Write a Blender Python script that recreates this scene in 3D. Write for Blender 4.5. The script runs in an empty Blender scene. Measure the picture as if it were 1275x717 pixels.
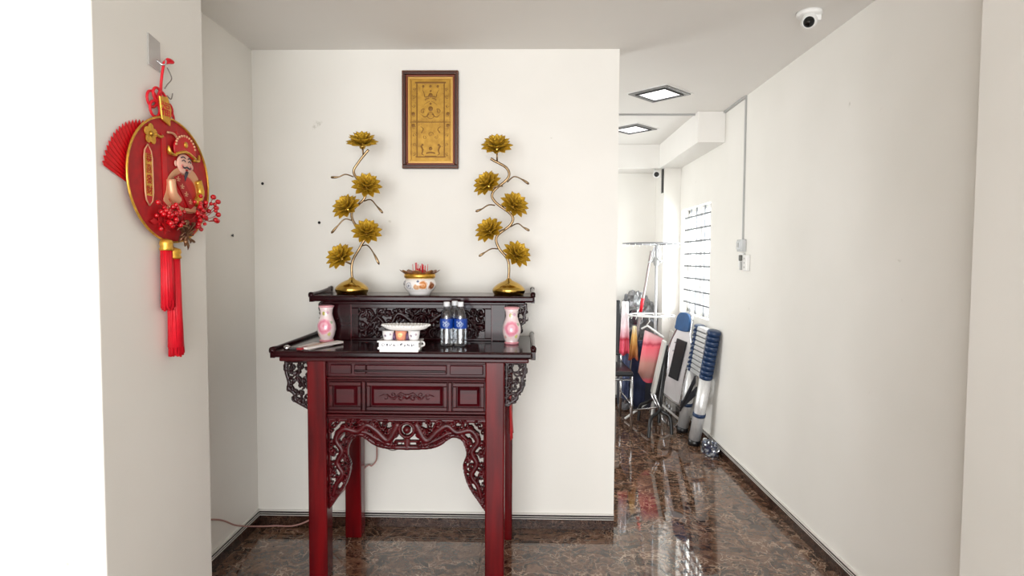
import bpy, math, random
import numpy as np
from mathutils import Vector, Matrix, noise

# ------------------------------------------------------------------ camera, sky, lights, exposure
scene = bpy.context.scene
col = scene.collection
FPX = 749.0
cam_d = bpy.data.cameras.new('camera')
cam_d.sensor_fit = 'HORIZONTAL'
cam_d.sensor_width = 36.0
cam_d.lens = FPX / 1275.0 * 36.0
cam_d.clip_start = 0.02
cam = bpy.data.objects.new('camera', cam_d)
col.objects.link(cam)
_r = Vector((1.0, 0.0220, 0.0049)).normalized()          # image right
_f = Vector((-0.0218, 0.9986, -0.0472)).normalized()     # view direction
_u = _r.cross(_f).normalized()
_r = _f.cross(_u).normalized()
cam.matrix_world = Matrix(((_r.x, _u.x, -_f.x, 0), (_r.y, _u.y, -_f.y, 0), (_r.z, _u.z, -_f.z, 1.52), (0, 0, 0, 1)))
scene.camera = cam

w = bpy.data.worlds.new('world')
scene.world = w
w.use_nodes = True
w.node_tree.nodes['Background'].inputs[0].default_value = (0.93, 0.97, 1.0, 1)
w.node_tree.nodes['Background'].inputs[1].default_value = 2.6

def area(name, loc, rot, sx, sy, power, color=(1, 1, 1)):
    l = bpy.data.lights.new(name, 'AREA')
    l.shape = 'RECTANGLE'; l.size = sx; l.size_y = sy; l.energy = power; l.color = color
    o = bpy.data.objects.new(name, l); col.objects.link(o)
    o.location = loc; o.rotation_euler = rot
    return o
R90 = math.pi / 2
# daylight arriving through the wide shop-front opening behind the camera
area('daylight_front_opening', (-0.42, -3.35, 1.25), (R90, 0, 0), 3.8, 2.3, 212, (0.985, 0.995, 1.0))
# daylight through the barred corridor window and through the hidden window of the rear room
area('daylight_corridor_window', (1.74, 5.5, 1.52), (0, R90, 0), 0.95, 0.9, 78, (0.97, 0.99, 1.0))
area('daylight_rear_window', (-1.75, 5.2, 1.5), (0, -R90, 0), 1.3, 1.6, 40, (0.97, 0.99, 1.0))

scene.view_settings.view_transform = 'Standard'
scene.view_settings.look = 'None'
scene.view_settings.gamma = 1.0
scene.view_settings.use_curve_mapping = False
scene.view_settings.exposure = 0.02

# ------------------------------------------------------------------ helpers
rnd = random.Random(7)

def srgb(r, g, b):
    def c(v):
        v /= 255.0
        return v / 12.92 if v <= 0.04045 else ((v + 0.055) / 1.055) ** 2.4
    return (c(r), c(g), c(b), 1.0)

def nt(m):
    m.use_nodes = True
    return m.node_tree, m.node_tree.nodes, m.node_tree.links

def setp(b, **k):
    for n, v in k.items():
        b.inputs[n].default_value = v

def mat(name, c, rough=0.5, metal=0.0, var=0.0, scale=8.0, bump=0.0, c2=None, ior=1.5, coat=0.0, stretch=None, spec=0.5, detail=4):
    m = bpy.data.materials.new(name)
    t, n, l = nt(m)
    b = n['Principled BSDF']
    setp(b, Roughness=rough, Metallic=metal, IOR=ior)
    b.inputs['Base Color'].default_value = c
    b.inputs['Coat Weight'].default_value = coat
    b.inputs['Coat Roughness'].default_value = 0.06
    b.inputs['Specular IOR Level'].default_value = spec
    if var > 0 or c2 or bump > 0:
        tc = n.new('ShaderNodeTexCoord'); mp = n.new('ShaderNodeMapping')
        l.new(tc.outputs['Object'], mp.inputs[0])
        if stretch: mp.inputs['Scale'].default_value = stretch
        ns = n.new('ShaderNodeTexNoise'); ns.inputs['Scale'].default_value = scale; ns.inputs['Detail'].default_value = detail
        l.new(mp.outputs[0], ns.inputs['Vector'])
        if var > 0 or c2:
            rp = n.new('ShaderNodeValToRGB')
            rp.color_ramp.elements[0].position = 0.32; rp.color_ramp.elements[1].position = 0.68
            a = c2 if c2 else tuple(max(0, x * (1 - var)) for x in c[:3]) + (1,)
            rp.color_ramp.elements[0].color = a
            rp.color_ramp.elements[1].color = c if c2 else tuple(min(1, x * (1 + var)) for x in c[:3]) + (1,)
            l.new(ns.outputs[0], rp.inputs[0]); l.new(rp.outputs[0], b.inputs['Base Color'])
        if bump > 0:
            bp = n.new('ShaderNodeBump'); bp.inputs['Strength'].default_value = bump; bp.inputs['Distance'].default_value = 0.01
            l.new(ns.outputs[0], bp.inputs['Height']); l.new(bp.outputs[0], b.inputs['Normal'])
    return m

def clear_mat(name, tint=(0.95, 0.97, 1.0), gloss=0.12, rough=0.03):
    m = bpy.data.materials.new(name)
    t, n, l = nt(m)
    n.remove(n['Principled BSDF'])
    tr = n.new('ShaderNodeBsdfTransparent'); tr.inputs[0].default_value = (*tint, 1)
    g = n.new('ShaderNodeBsdfGlossy'); g.inputs['Roughness'].default_value = rough
    lw = n.new('ShaderNodeLayerWeight'); lw.inputs[0].default_value = 0.35
    mu = n.new('ShaderNodeMath'); mu.operation = 'MULTIPLY_ADD'; mu.inputs[1].default_value = 0.6; mu.inputs[2].default_value = gloss
    mx = n.new('ShaderNodeMixShader')
    l.new(lw.outputs['Fresnel'], mu.inputs[0]); l.new(mu.outputs[0], mx.inputs[0])
    l.new(tr.outputs[0], mx.inputs[1]); l.new(g.outputs[0], mx.inputs[2])
    l.new(mx.outputs[0], n['Material Output'].inputs[0])
    return m

class MB:
    """collects simple shapes; build() links them as one mesh object"""
    def __init__(s): s.v = []; s.f = []; s.sm = []
    def add(s, vs, fs, smooth=False):
        o = len(s.v); s.v += [tuple(v) for v in vs]
        s.f += [tuple(i + o for i in f) for f in fs]; s.sm += [smooth] * len(fs)
        return s
    def box(s, x0, x1, y0, y1, z0, z1):
        x0, x1 = sorted((x0, x1)); y0, y1 = sorted((y0, y1)); z0, z1 = sorted((z0, z1))
        return s.add([(x0, y0, z0), (x1, y0, z0), (x1, y1, z0), (x0, y1, z0), (x0, y0, z1), (x1, y0, z1), (x1, y1, z1), (x0, y1, z1)],
              [(3, 2, 1, 0), (4, 5, 6, 7), (0, 1, 5, 4), (1, 2, 6, 5), (2, 3, 7, 6), (3, 0, 4, 7)])
    def hexa(s, b, t):
        """eight corners: bottom ring, top ring, counter-clockwise seen from above"""
        return s.add(list(b) + list(t), [(3, 2, 1, 0), (4, 5, 6, 7), (0, 1, 5, 4), (1, 2, 6, 5), (2, 3, 7, 6), (3, 0, 4, 7)])
    def lathe(s, prof, c=(0, 0, 0), n=24, rot=None, smooth=True, cap=True):
        vs = []; fs = []
        for (r, z) in prof:
            for i in range(n):
                a = 2 * math.pi * i / n
                p = Vector((r * math.cos(a), r * math.sin(a), z))
                if rot: p = rot @ p
                vs.append(p + Vector(c))
        for k in range(len(prof) - 1):
            for i in range(n):
                j = (i + 1) % n
                fs.append((k * n + i, k * n + j, (k + 1) * n + j, (k + 1) * n + i))
        if cap:
            if prof[0][0] > 1e-5: fs.append(tuple(reversed(range(n))))
            if prof[-1][0] > 1e-5: fs.append(tuple((len(prof) - 1) * n + i for i in range(n)))
        return s.add(vs, fs, smooth)
    def tube(s, pts, r, n=8, closed=False, smooth=True, flat=1.0):
        pts = [Vector(p) for p in pts]; m = len(pts)
        rs = r if isinstance(r, (list, tuple)) else [r] * m
        vs = []; fs = []
        up = None
        for i, p in enumerate(pts):
            if closed: t = pts[(i + 1) % m] - pts[i - 1]
            else: t = pts[min(i + 1, m - 1)] - pts[max(i - 1, 0)]
            if t.length < 1e-9: t = Vector((0, 0, 1))
            t.normalize()
            if up is None:
                up = Vector((0, 0, 1)) if abs(t.z) < 0.9 else Vector((1, 0, 0))
            up = up - t * up.dot(t)
            if up.length < 1e-6: up = t.orthogonal()
            up.normalize(); sd = t.cross(up)
            for k in range(n):
                a = 2 * math.pi * k / n
                vs.append(p + (up * math.cos(a) * flat + sd * math.sin(a)) * rs[i])
        for i in range(m if closed else m - 1):
            j = (i + 1) % m
            for k in range(n):
                q = (k + 1) % n
                fs.append((i * n + k, i * n + q, j * n + q, j * n + k))
        if not closed:
            fs.append(tuple(reversed(range(n)))); fs.append(tuple((m - 1) * n + k for k in range(n)))
        return s.add(vs, fs, smooth)
    def cyl(s, a, b, r, n=12, r2=None):
        return s.tube([a, b], [r, r if r2 is None else r2], n)
    def ball(s, c, r, nu=12, nv=8, sc=(1, 1, 1), smooth=True):
        vs = [(c[0], c[1], c[2] - r * sc[2])]; fs = []
        for j in range(1, nv):
            p = math.pi * j / nv
            for i in range(nu):
                a = 2 * math.pi * i / nu
                vs.append((c[0] + r * sc[0] * math.sin(p) * math.cos(a), c[1] + r * sc[1] * math.sin(p) * math.sin(a), c[2] - r * sc[2] * math.cos(p)))
        vs.append((c[0], c[1], c[2] + r * sc[2])); L = len(vs) - 1
        for i in range(nu):
            k = (i + 1) % nu
            fs.append((0, 1 + k, 1 + i)); fs.append((L, L - nu + i, L - nu + k))
            for j in range(nv - 2):
                b = 1 + j * nu
                fs.append((b + i, b + k, b + nu + k, b + nu + i))
        return s.add(vs, fs, smooth)
    def prism(s, poly, fn, d0, d1, smooth=False):
        """poly (u, v) counter-clockwise, extruded from depth d0 to d1 through fn(u, v, d)"""
        n = len(poly)
        vs = [fn(u, v, d0) for u, v in poly] + [fn(u, v, d1) for u, v in poly]
        fs = [tuple(reversed(range(n))), tuple(range(n, 2 * n))] + [(i, (i + 1) % n, n + (i + 1) % n, n + i) for i in range(n)]
        return s.add(vs, fs, smooth)
    def build(s, name, m, parent=None, world=True, bevel=0.0, kind=None, label=None, fix=True):
        me = bpy.data.meshes.new(name)
        off = Vector((0, 0, 0))
        if parent and world:
            p = parent
            while p: off = off + p.location; p = p.parent
        me.from_pydata([Vector(v) - off for v in s.v], [], s.f)
        me.polygons.foreach_set('use_smooth', s.sm)
        if fix:
            import bmesh
            bm = bmesh.new(); bm.from_mesh(me); bmesh.ops.recalc_face_normals(bm, faces=bm.faces); bm.to_mesh(me); bm.free()
        me.update()
        if m: me.materials.append(m)
        o = bpy.data.objects.new(name, me); col.objects.link(o)
        if parent: o.parent = parent
        if bevel > 0:
            b = o.modifiers.new('edge', 'BEVEL'); b.width = bevel; b.segments = 2; b.limit_method = 'ANGLE'; b.angle_limit = 0.7
        if kind: o['kind'] = kind
        if label: o['label'] = label
        return o

def thing(name, label, cat, loc=(0, 0, 0), group=None, rotz=0.0):
    o = bpy.data.objects.new(name, None); col.objects.link(o)
    o.location = loc; o.rotation_euler = (0, 0, rotz); o.empty_display_size = 0.05
    o['label'] = label; o['category'] = cat
    if group: o['group'] = group
    return o

def tag(o, label, cat, group=None):
    o['label'] = label; o['category'] = cat
    if group: o['group'] = group
    return o

def share(src, name, parent, loc=(0, 0, 0), rot=None, scale=None):
    o = src.copy(); o.name = name; col.objects.link(o); o.parent = parent; o.location = loc
    if rot is not None: o.rotation_euler = rot
    if scale is not None: o.scale = scale
    return o

def bez(pts, n=8, closed=False):
    """Catmull-Rom through pts (any dimension)"""
    P = [np.array(p, float) for p in pts]; m = len(P); out = []
    for i in range(m if closed else m - 1):
        if closed: a, b, c, d = P[i - 1], P[i], P[(i + 1) % m], P[(i + 2) % m]
        else: a, b, c, d = P[max(i - 1, 0)], P[i], P[i + 1], P[min(i + 2, m - 1)]
        for k in range(n):
            t = k / n
            out.append(0.5 * ((2 * b) + (c - a) * t + (2 * a - 5 * b + 4 * c - d) * t * t + (3 * b - a - 3 * c + d) * t ** 3))
    if not closed: out.append(P[-1])
    return [tuple(p) for p in out]

def inside(poly, U, V):
    r = np.zeros(U.shape, bool); n = len(poly)
    for i in range(n):
        x0, y0 = poly[i]; x1, y1 = poly[(i + 1) % n]
        if y0 == y1: continue
        c = ((y0 > V) != (y1 > V)) & (U < (x1 - x0) * (V - y0) / (y1 - y0) + x0)
        r ^= c
    return r

def relief(u0, u1, v0, v1, res, strokes, mapf, outline=None, base=None, thick=0.015, discs=()):
    """carved work: strokes (points, width0, width1, height) raised on a plate (base height) or cut through (base None)"""
    nu = int((u1 - u0) / res) + 2; nv = int((v1 - v0) / res) + 2
    us = u0 + np.arange(nu) * res; vs = v0 + np.arange(nv) * res
    U, V = np.meshgrid(us, vs, indexing='ij')
    Hh = np.full(U.shape, -1.0)
    if base is not None: Hh[:] = base
    for pts, w0, w1, h in strokes:
        m = len(pts) - 1
        for i in range(m):
            wa = w0 + (w1 - w0) * i / max(m - 1, 1)
            (ax, ay), (bx, by) = pts[i][:2], pts[i + 1][:2]
            i0 = max(int((min(ax, bx) - wa - u0) / res), 0); i1 = min(int((max(ax, bx) + wa - u0) / res) + 2, nu)
            j0 = max(int((min(ay, by) - wa - v0) / res), 0); j1 = min(int((max(ay, by) + wa - v0) / res) + 2, nv)
            if i1 <= i0 or j1 <= j0: continue
            uu = U[i0:i1, j0:j1]; vv = V[i0:i1, j0:j1]
            dx, dy = bx - ax, by - ay; L = dx * dx + dy * dy + 1e-12
            t = np.clip(((uu - ax) * dx + (vv - ay) * dy) / L, 0, 1)
            d = np.hypot(uu - ax - t * dx, vv - ay - t * dy) / wa
            pr = np.where(d < 1, (base or 0) + h * np.sqrt(np.clip(1 - d * d, 0, 1)) + 1e-4, -1)
            Hh[i0:i1, j0:j1] = np.maximum(Hh[i0:i1, j0:j1], pr)
    for cx, cy, r, h in discs:
        d = np.hypot(U - cx, V - cy) / r
        Hh = np.maximum(Hh, np.where(d < 1, (base or 0) + h * np.sqrt(np.clip(1 - d * d, 0, 1)) + 1e-4, -1))
    ok = Hh >= 0
    if outline is not None: ok &= inside(outline, U, V)
    M = ok[:-1, :-1] & ok[1:, :-1] & ok[:-1, 1:] & ok[1:, 1:]
    idx = np.full(U.shape, -1); used = np.zeros(U.shape, bool)
    used[:-1, :-1] |= M; used[1:, :-1] |= M; used[:-1, 1:] |= M; used[1:, 1:] |= M
    idx[used] = np.arange(used.sum()); N = int(used.sum())
    fv = [mapf(a, b, c) for a, b, c in zip(U[used], V[used], Hh[used])]
    bv = [mapf(a, b, -thick) for a, b in zip(U[used], V[used])]
    fs = []
    I, J = np.nonzero(M)
    Mp = np.pad(M, 1)
    for i, j in zip(I.tolist(), J.tolist()):
        a, b, c, d = int(idx[i, j]), int(idx[i + 1, j]), int(idx[i + 1, j + 1]), int(idx[i, j + 1])
        fs.append((a, b, c, d)); fs.append((a + N, d + N, c + N, b + N))
        if not Mp[i + 1, j]: fs.append((b, a, a + N, b + N))
        if not Mp[i + 1, j + 2]: fs.append((d, c, c + N, d + N))
        if not Mp[i, j + 1]: fs.append((a, d, d + N, a + N))
        if not Mp[i + 2, j + 1]: fs.append((c, b, b + N, c + N))
    mb = MB(); mb.add(fv + bv, fs, False)
    return mb

def spiral(cx, cy, r, turns, a0, sgn=1, n=22, r_in=0.12):
    return [(cx + r * (1 - (1 - r_in) * k / n) * math.cos(a0 + sgn * turns * 2 * math.pi * k / n),
             cy + r * (1 - (1 - r_in) * k / n) * math.sin(a0 + sgn * turns * 2 * math.pi * k / n)) for k in range(n + 1)]

def crumple(mb, c, r, sc, seed, amp=0.25, freq=3.0, nu=22, nv=16, squash=None):
    vs = []; fs = []
    t = MB(); t.ball((0, 0, 0), 1.0, nu, nv)
    for v in t.v:
        d = Vector(v)
        q = d * freq + Vector((seed * 7.3, seed * 3.1, seed))
        k = 1 + amp * noise.noise(q) + amp * 0.6 * noise.noise(q * 2.3) + amp * 0.35 * abs(noise.noise(q * 4.7))
        p = Vector((d.x * sc[0], d.y * sc[1], d.z * sc[2])) * r * k
        z = c[2] + p.z
        if squash is not None: z = max(z, squash)
        vs.append((c[0] + p.x, c[1] + p.y, z))
    return mb.add(vs, t.f, False)

# ------------------------------------------------------------------ materials
def wall_mat():
    m = bpy.data.materials.new('painted_plaster')
    t, n, l = nt(m); b = n['Principled BSDF']; setp(b, Roughness=0.55)
    tc = n.new('ShaderNodeTexCoord')
    n1 = n.new('ShaderNodeTexNoise'); n1.inputs['Scale'].default_value = 1.3; n1.inputs['Detail'].default_value = 3
    n2 = n.new('ShaderNodeTexNoise'); n2.inputs['Scale'].default_value = 9.0; n2.inputs['Detail'].default_value = 6; n2.inputs['Roughness'].default_value = 0.65
    n3 = n.new('ShaderNodeTexNoise'); n3.inputs['Scale'].default_value = 160.0; n3.inputs['Detail'].default_value = 2
    for q in (n1, n2, n3): l.new(tc.outputs['Object'], q.inputs['Vector'])
    r1 = n.new('ShaderNodeValToRGB'); e = r1.color_ramp.elements
    e[0].position = 0.3; e[0].color = srgb(229, 226, 219); e[1].position = 0.7; e[1].color = srgb(236, 233, 227)
    l.new(n1.outputs[0], r1.inputs[0])
    r2 = n.new('ShaderNodeValToRGB'); e = r2.color_ramp.elements
    e[0].position = 0.245; e[0].color = (1, 1, 1, 1); e[1].position = 0.30; e[1].color = (0, 0, 0, 1)
    l.new(n2.outputs[0], r2.inputs[0])
    mx = n.new('ShaderNodeMix'); mx.data_type = 'RGBA'
    l.new(r2.outputs[0], mx.inputs[0]); l.new(r1.outputs[0], mx.inputs[6]); mx.inputs[7].default_value = srgb(205, 202, 192)
    l.new(mx.outputs[2], b.inputs['Base Color'])
    bp = n.new('ShaderNodeBump'); bp.inputs['Strength'].default_value = 0.06; bp.inputs['Distance'].default_value = 0.004
    l.new(n3.outputs[0], bp.inputs['Height']); l.new(bp.outputs[0], b.inputs['Normal'])
    return m

def marble(name, dark, mid, vein, rough, ior, scale=5.0, seed=0.0, bumpy=0.0):
    m = bpy.data.materials.new(name)
    t, n, l = nt(m); b = n['Principled BSDF']; setp(b, Roughness=rough, IOR=ior)
    tc = n.new('ShaderNodeNewGeometry')
    mp = n.new('ShaderNodeMapping'); mp.inputs['Location'].default_value = (seed, seed * 0.7, seed)
    l.new(tc.outputs['Position'], mp.inputs[0])
    nz = n.new('ShaderNodeTexNoise'); nz.inputs['Scale'].default_value = scale * 0.9; nz.inputs['Detail'].default_value = 5
    l.new(mp.outputs[0], nz.inputs['Vector'])
    ad = n.new('ShaderNodeVectorMath'); ad.operation = 'MULTIPLY_ADD'
    l.new(nz.outputs['Color'], ad.inputs[0]); ad.inputs[1].default_value = (0.75, 0.75, 0.75); l.new(mp.outputs[0], ad.inputs[2])
    vo = n.new('ShaderNodeTexVoronoi'); vo.feature = 'DISTANCE_TO_EDGE'; vo.inputs['Scale'].default_value = scale * 2.1
    l.new(ad.outputs[0], vo.inputs['Vector'])
    rv = n.new('ShaderNodeValToRGB'); e = rv.color_ramp.elements
    e[0].position = 0.0; e[0].color = (1, 1, 1, 1); e[1].position = 0.06; e[1].color = (0, 0, 0, 1)
    l.new(vo.outputs['Distance'], rv.inputs[0])
    n2 = n.new('ShaderNodeTexNoise'); n2.inputs['Scale'].default_value = scale * 2.6; n2.inputs['Detail'].default_value = 7; n2.inputs['Roughness'].default_value = 0.68
    l.new(ad.outputs[0], n2.inputs['Vector'])
    rb = n.new('ShaderNodeValToRGB'); e = rb.color_ramp.elements
    e[0].position = 0.38; e[0].color = dark; e[1].position = 0.60; e[1].color = mid
    l.new(n2.outputs[0], rb.inputs[0])
    n4 = n.new('ShaderNodeTexNoise'); n4.inputs['Scale'].default_value = scale * 1.2; n4.inputs['Detail'].default_value = 3
    l.new(mp.outputs[0], n4.inputs['Vector'])
    mm = n.new('ShaderNodeMath'); mm.operation = 'MULTIPLY'; mm.use_clamp = True
    n4r = n.new('ShaderNodeMapRange'); n4r.inputs[1].default_value = 0.38; n4r.inputs[2].default_value = 0.72; n4r.inputs[3].default_value = 0.05; n4r.inputs[4].default_value = 1.0
    l.new(n4.outputs[0], n4r.inputs[0])
    l.new(rv.outputs[0], mm.inputs[0]); l.new(n4r.outputs[0], mm.inputs[1])
    mx = n.new('ShaderNodeMix'); mx.data_type = 'RGBA'
    l.new(mm.outputs[0], mx.inputs[0]); l.new(rb.outputs[0], mx.inputs[6]); mx.inputs[7].default_value = vein
    l.new(mx.outputs[2], b.inputs['Base Color'])
    if bumpy:
        n5 = n.new('ShaderNodeTexNoise'); n5.inputs['Scale'].default_value = 14; n5.inputs['Detail'].default_value = 1
        bp = n.new('ShaderNodeBump'); bp.inputs['Strength'].default_value = bumpy; bp.inputs['Distance'].default_value = 0.01
        l.new(n5.outputs[0], bp.inputs['Height']); l.new(bp.outputs[0], b.inputs['Normal'])
    return m

M = {}
M['wall'] = wall_mat()
M['ceiling'] = mat('ceiling_paint', srgb(232, 229, 224), 0.7, var=0.015, scale=1.5)
M['floor'] = marble('brown_marble_floor', srgb(36, 21, 14), srgb(124, 92, 72), srgb(200, 172, 148), 0.03, 1.70, 4.6, 3.0)
M['skirt'] = marble('brown_marble_skirting', srgb(22, 11, 8), srgb(66, 42, 32), srgb(136, 108, 90), 0.08, 1.36, 9.0, 11.0, 0.15)
M['grout'] = mat('grout', srgb(60, 46, 38), 0.6)
M['stripe'] = mat('pale_stripe', srgb(226, 221, 216), 0.35)
M['caulk'] = mat('white_caulk', srgb(222, 218, 212), 0.6)
M['black_band'] = mat('dark_band', srgb(24, 15, 12), 0.35, spec=0.2)
M['wood'] = mat('red_lacquered_wood', srgb(104, 6, 12), 0.2, var=0.0, c2=srgb(70, 3, 8), scale=5, stretch=(5, 5, 0.6), spec=0.28)
M['wood_h'] = mat('red_lacquered_rail', srgb(72, 8, 14), 0.22, c2=srgb(48, 4, 9), scale=5, stretch=(0.6, 5, 5), spec=0.3)
M['wood_panel'] = mat('maroon_panel_wood', srgb(76, 10, 18), 0.28, c2=srgb(52, 6, 12), scale=6, stretch=(0.6, 4, 5), spec=0.28)
M['wood_top'] = mat('dark_rosewood_top', srgb(46, 9, 14), 0.14, c2=srgb(28, 5, 9), scale=5, stretch=(0.5, 4, 4), spec=0.25)
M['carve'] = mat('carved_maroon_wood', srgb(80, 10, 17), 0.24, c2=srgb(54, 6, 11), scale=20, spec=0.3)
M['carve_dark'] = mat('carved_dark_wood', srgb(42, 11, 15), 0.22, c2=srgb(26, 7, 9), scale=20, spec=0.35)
M['brass'] = mat('polished_brass', srgb(196, 160, 78), 0.16, 1.0, var=0.12, scale=6)
M['bronze'] = mat('brown_bronze_stem', srgb(172, 146, 112), 0.25, 1.0, c2=srgb(128, 104, 76), scale=14)
M['gold_leaf'] = mat('olive_gold_petal', srgb(206, 166, 48), 0.42, 0.45, c2=srgb(152, 116, 26), scale=30)
M['gold_plate'] = mat('gilt_plate', srgb(186, 142, 50), 0.42, 0.4, c2=srgb(160, 118, 36), scale=34)
M['gold_dark'] = mat('engraved_gilt', srgb(124, 84, 20), 0.5, 0.3)
M['gold_edge'] = mat('pale_gilt_edge', srgb(204, 160, 84), 0.4, 0.4)
M['frame'] = mat('dark_brown_frame', srgb(66, 34, 24), 0.35, var=0.15, scale=20)
M['frame_in'] = mat('red_brown_lip', srgb(124, 58, 34), 0.35)
M['red'] = mat('glossy_red_paper', srgb(200, 4, 20), 0.45, var=0.12, scale=14)
M['red_velvet'] = mat('deep_red_velvet', srgb(172, 1, 14), 0.55, var=0.15, scale=40)
M['red_silk'] = mat('red_silk_tassel', srgb(214, 12, 36), 0.5, var=0.15, scale=60, stretch=(8, 8, 0.5))
M['red_bead'] = mat('red_berry', srgb(196, 6, 22), 0.2, coat=0.5)
M['gold_foil'] = mat('gold_foil', srgb(214, 164, 66), 0.3, 0.7, var=0.2, scale=60)
M['pale_gold'] = mat('pale_rose_gold', srgb(222, 168, 130), 0.4, 0.35)
M['skin'] = mat('pink_figurine_skin', srgb(238, 186, 168), 0.45)
M['white_c'] = mat('white_porcelain', srgb(240, 238, 236), 0.12, coat=0.5)
M['white_p'] = mat('white_plastic', srgb(232, 231, 228), 0.35)
M['grey_p'] = mat('grey_plastic', srgb(168, 168, 166), 0.35)
M['black_p'] = mat('black_plastic', srgb(20, 20, 22), 0.3)
M['black_leather'] = mat('black_vinyl', srgb(26, 27, 32), 0.35, bump=0.1, scale=60)
M['chrome'] = mat('chrome', srgb(205, 205, 208), 0.12, 1.0)
M['alu'] = mat('brushed_aluminium', srgb(222, 222, 222), 0.32, 0.45, var=0.06, scale=30, stretch=(6, 6, 0.5))
M['navy'] = mat('navy_plastic', srgb(22, 48, 84), 0.35)
M['blue_pillow'] = mat('blue_fabric', srgb(40, 88, 138), 0.6, c2=srgb(30, 62, 104), scale=5)
M['sling'] = mat('white_sling_fabric', srgb(226, 222, 222), 0.6)
M['ink'] = mat('dark_ink', srgb(52, 50, 62), 0.5)
M['paper'] = mat('white_paper', srgb(228, 218, 214), 0.6)
M['clear'] = clear_mat('clear_pet_plastic', (0.90, 0.93, 0.96), 0.10)
M['pane'] = clear_mat('window_pane', (0.97, 0.985, 0.98), 0.04)
M['cling'] = clear_mat('clear_bag_film', (0.62, 0.68, 0.80), 0.22, 0.12)
M['cling_grey'] = clear_mat('grey_bag_film', (0.55, 0.58, 0.64), 0.25, 0.2)
M['label_blue'] = mat('blue_bottle_label', srgb(14, 62, 150), 0.35)
M['label_white'] = mat('white_label_print', srgb(205, 220, 240), 0.4)
M['cap'] = mat('white_cap', srgb(226, 228, 232), 0.35)
M['cable_grey'] = mat('grey_cable', srgb(120, 112, 106), 0.5)
M['cable_pink'] = mat('pink_cable', srgb(176, 130, 122), 0.5)
M['rack'] = mat('pale_grey_rack', srgb(176, 176, 178), 0.3)
M['grey_d'] = mat('mid_grey_rack', srgb(128, 128, 130), 0.35)
M['bar'] = mat('grey_window_bar', srgb(122, 124, 128), 0.5, spec=0.2)
M['light_grey'] = mat('grey_bezel', srgb(128, 128, 126), 0.4, 0.3)

def emissive(name, c, s):
    m = bpy.data.materials.new(name); t, n, l = nt(m); b = n['Principled BSDF']
    b.inputs['Base Color'].default_value = c; b.inputs['Emission Color'].default_value = c; b.inputs['Emission Strength'].default_value = s
    return m
M['lamp'] = emissive('lit_diffuser', (0.98, 0.97, 0.98, 1), 1.3)

def spots_mat(name, base, marks, rough=0.12, noise_amt=0.012):
    """painted porcelain: round painted marks (centre, radius, inner colour, outer colour) in object space"""
    m = bpy.data.materials.new(name); t, n, l = nt(m); b = n['Principled BSDF']; setp(b, Roughness=rough)
    b.inputs['Coat Weight'].default_value = 0.5
    tc = n.new('ShaderNodeTexCoord')
    nz = n.new('ShaderNodeTexNoise'); nz.inputs['Scale'].default_value = 55; nz.inputs['Detail'].default_value = 3
    l.new(tc.outputs['Object'], nz.inputs['Vector'])
    prev = None
    for (c, r, ci, co) in marks:
        vd = n.new('ShaderNodeVectorMath'); vd.operation = 'DISTANCE'
        l.new(tc.outputs['Object'], vd.inputs[0]); vd.inputs[1].default_value = c
        ma = n.new('ShaderNodeMath'); ma.operation = 'MULTIPLY_ADD'
        l.new(nz.outputs[0], ma.inputs[0]); ma.inputs[1].default_value = noise_amt * 2
        l.new(vd.outputs['Value'], ma.inputs[2])
        dv = n.new('ShaderNodeMath'); dv.operation = 'DIVIDE'; l.new(ma.outputs[0], dv.inputs[0]); dv.inputs[1].default_value = r + noise_amt
        rp = n.new('ShaderNodeValToRGB'); e = rp.color_ramp.elements
        e[0].position = 0.82; e[0].color = (1, 1, 1, 1); e[1].position = 1.0; e[1].color = (0, 0, 0, 1)
        l.new(dv.outputs[0], rp.inputs[0])
        rc = n.new('ShaderNodeValToRGB'); e = rc.color_ramp.elements
        e[0].position = 0.2; e[0].color = ci; e[1].position = 0.95; e[1].color = co
        for pos in (0.42, 0.66):
            k = e.new(pos); k.color = co if pos < 0.5 else ci
        l.new(dv.outputs[0], rc.inputs[0])
        mx = n.new('ShaderNodeMix'); mx.data_type = 'RGBA'
        l.new(rp.outputs[0], mx.inputs[0]); l.new(rc.outputs[0], mx.inputs[7])
        if prev: l.new(prev, mx.inputs[6])
        else: mx.inputs[6].default_value = base
        prev = mx.outputs[2]
    l.new(prev, b.inputs['Base Color'])
    return m

# ------------------------------------------------------------------ setting
BY, BX0, BX1 = 3.345, -1.518, 0.507      # back wall plane and its two ends
CZ, RX, FY = 2.668, 1.535, 6.40          # ceiling, corridor side wall, far wall
PX, PY0, PY1 = -1.25, 1.735, 2.334       # left pillar side face and its two ends
REAR = -3.2

def struct(name, mb, m, bevel=0.0):
    return mb.build(name, m, kind='structure', bevel=bevel)

struct('wall_back', MB().box(-1.70, BX1, BY, BY + 0.10, 0, CZ), M['wall'])
struct('wall_left', MB().box(BX0 - 0.18, BX0, PY1, BY, 0, CZ), M['wall'])
struct('wall_left_pillar', MB().box(-3.3, PX, PY0, PY1, 0, CZ), M['wall'], 0.004)
struct('wall_right_pillar', MB().box(1.45, 1.72, 0.6, 1.99, 0, CZ), M['wall'], 0.004)
WY0, WY1, WZ0, WZ1 = 5.04, 5.97, 1.02, 2.01
wr = MB()
wr.box(RX, RX + 0.15, REAR, WY0, 0, CZ); wr.box(RX, RX + 0.15, WY1, FY + 0.1, 0, CZ)
wr.box(RX, RX + 0.15, WY0, WY1, 0, WZ0); wr.box(RX, RX + 0.15, WY0, WY1, WZ1, CZ)
struct('wall_right', wr, M['wall'])
struct('wall_far', MB().box(-1.7, RX, FY, FY + 0.1, 0, CZ), M['wall'])
wb = MB()
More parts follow.
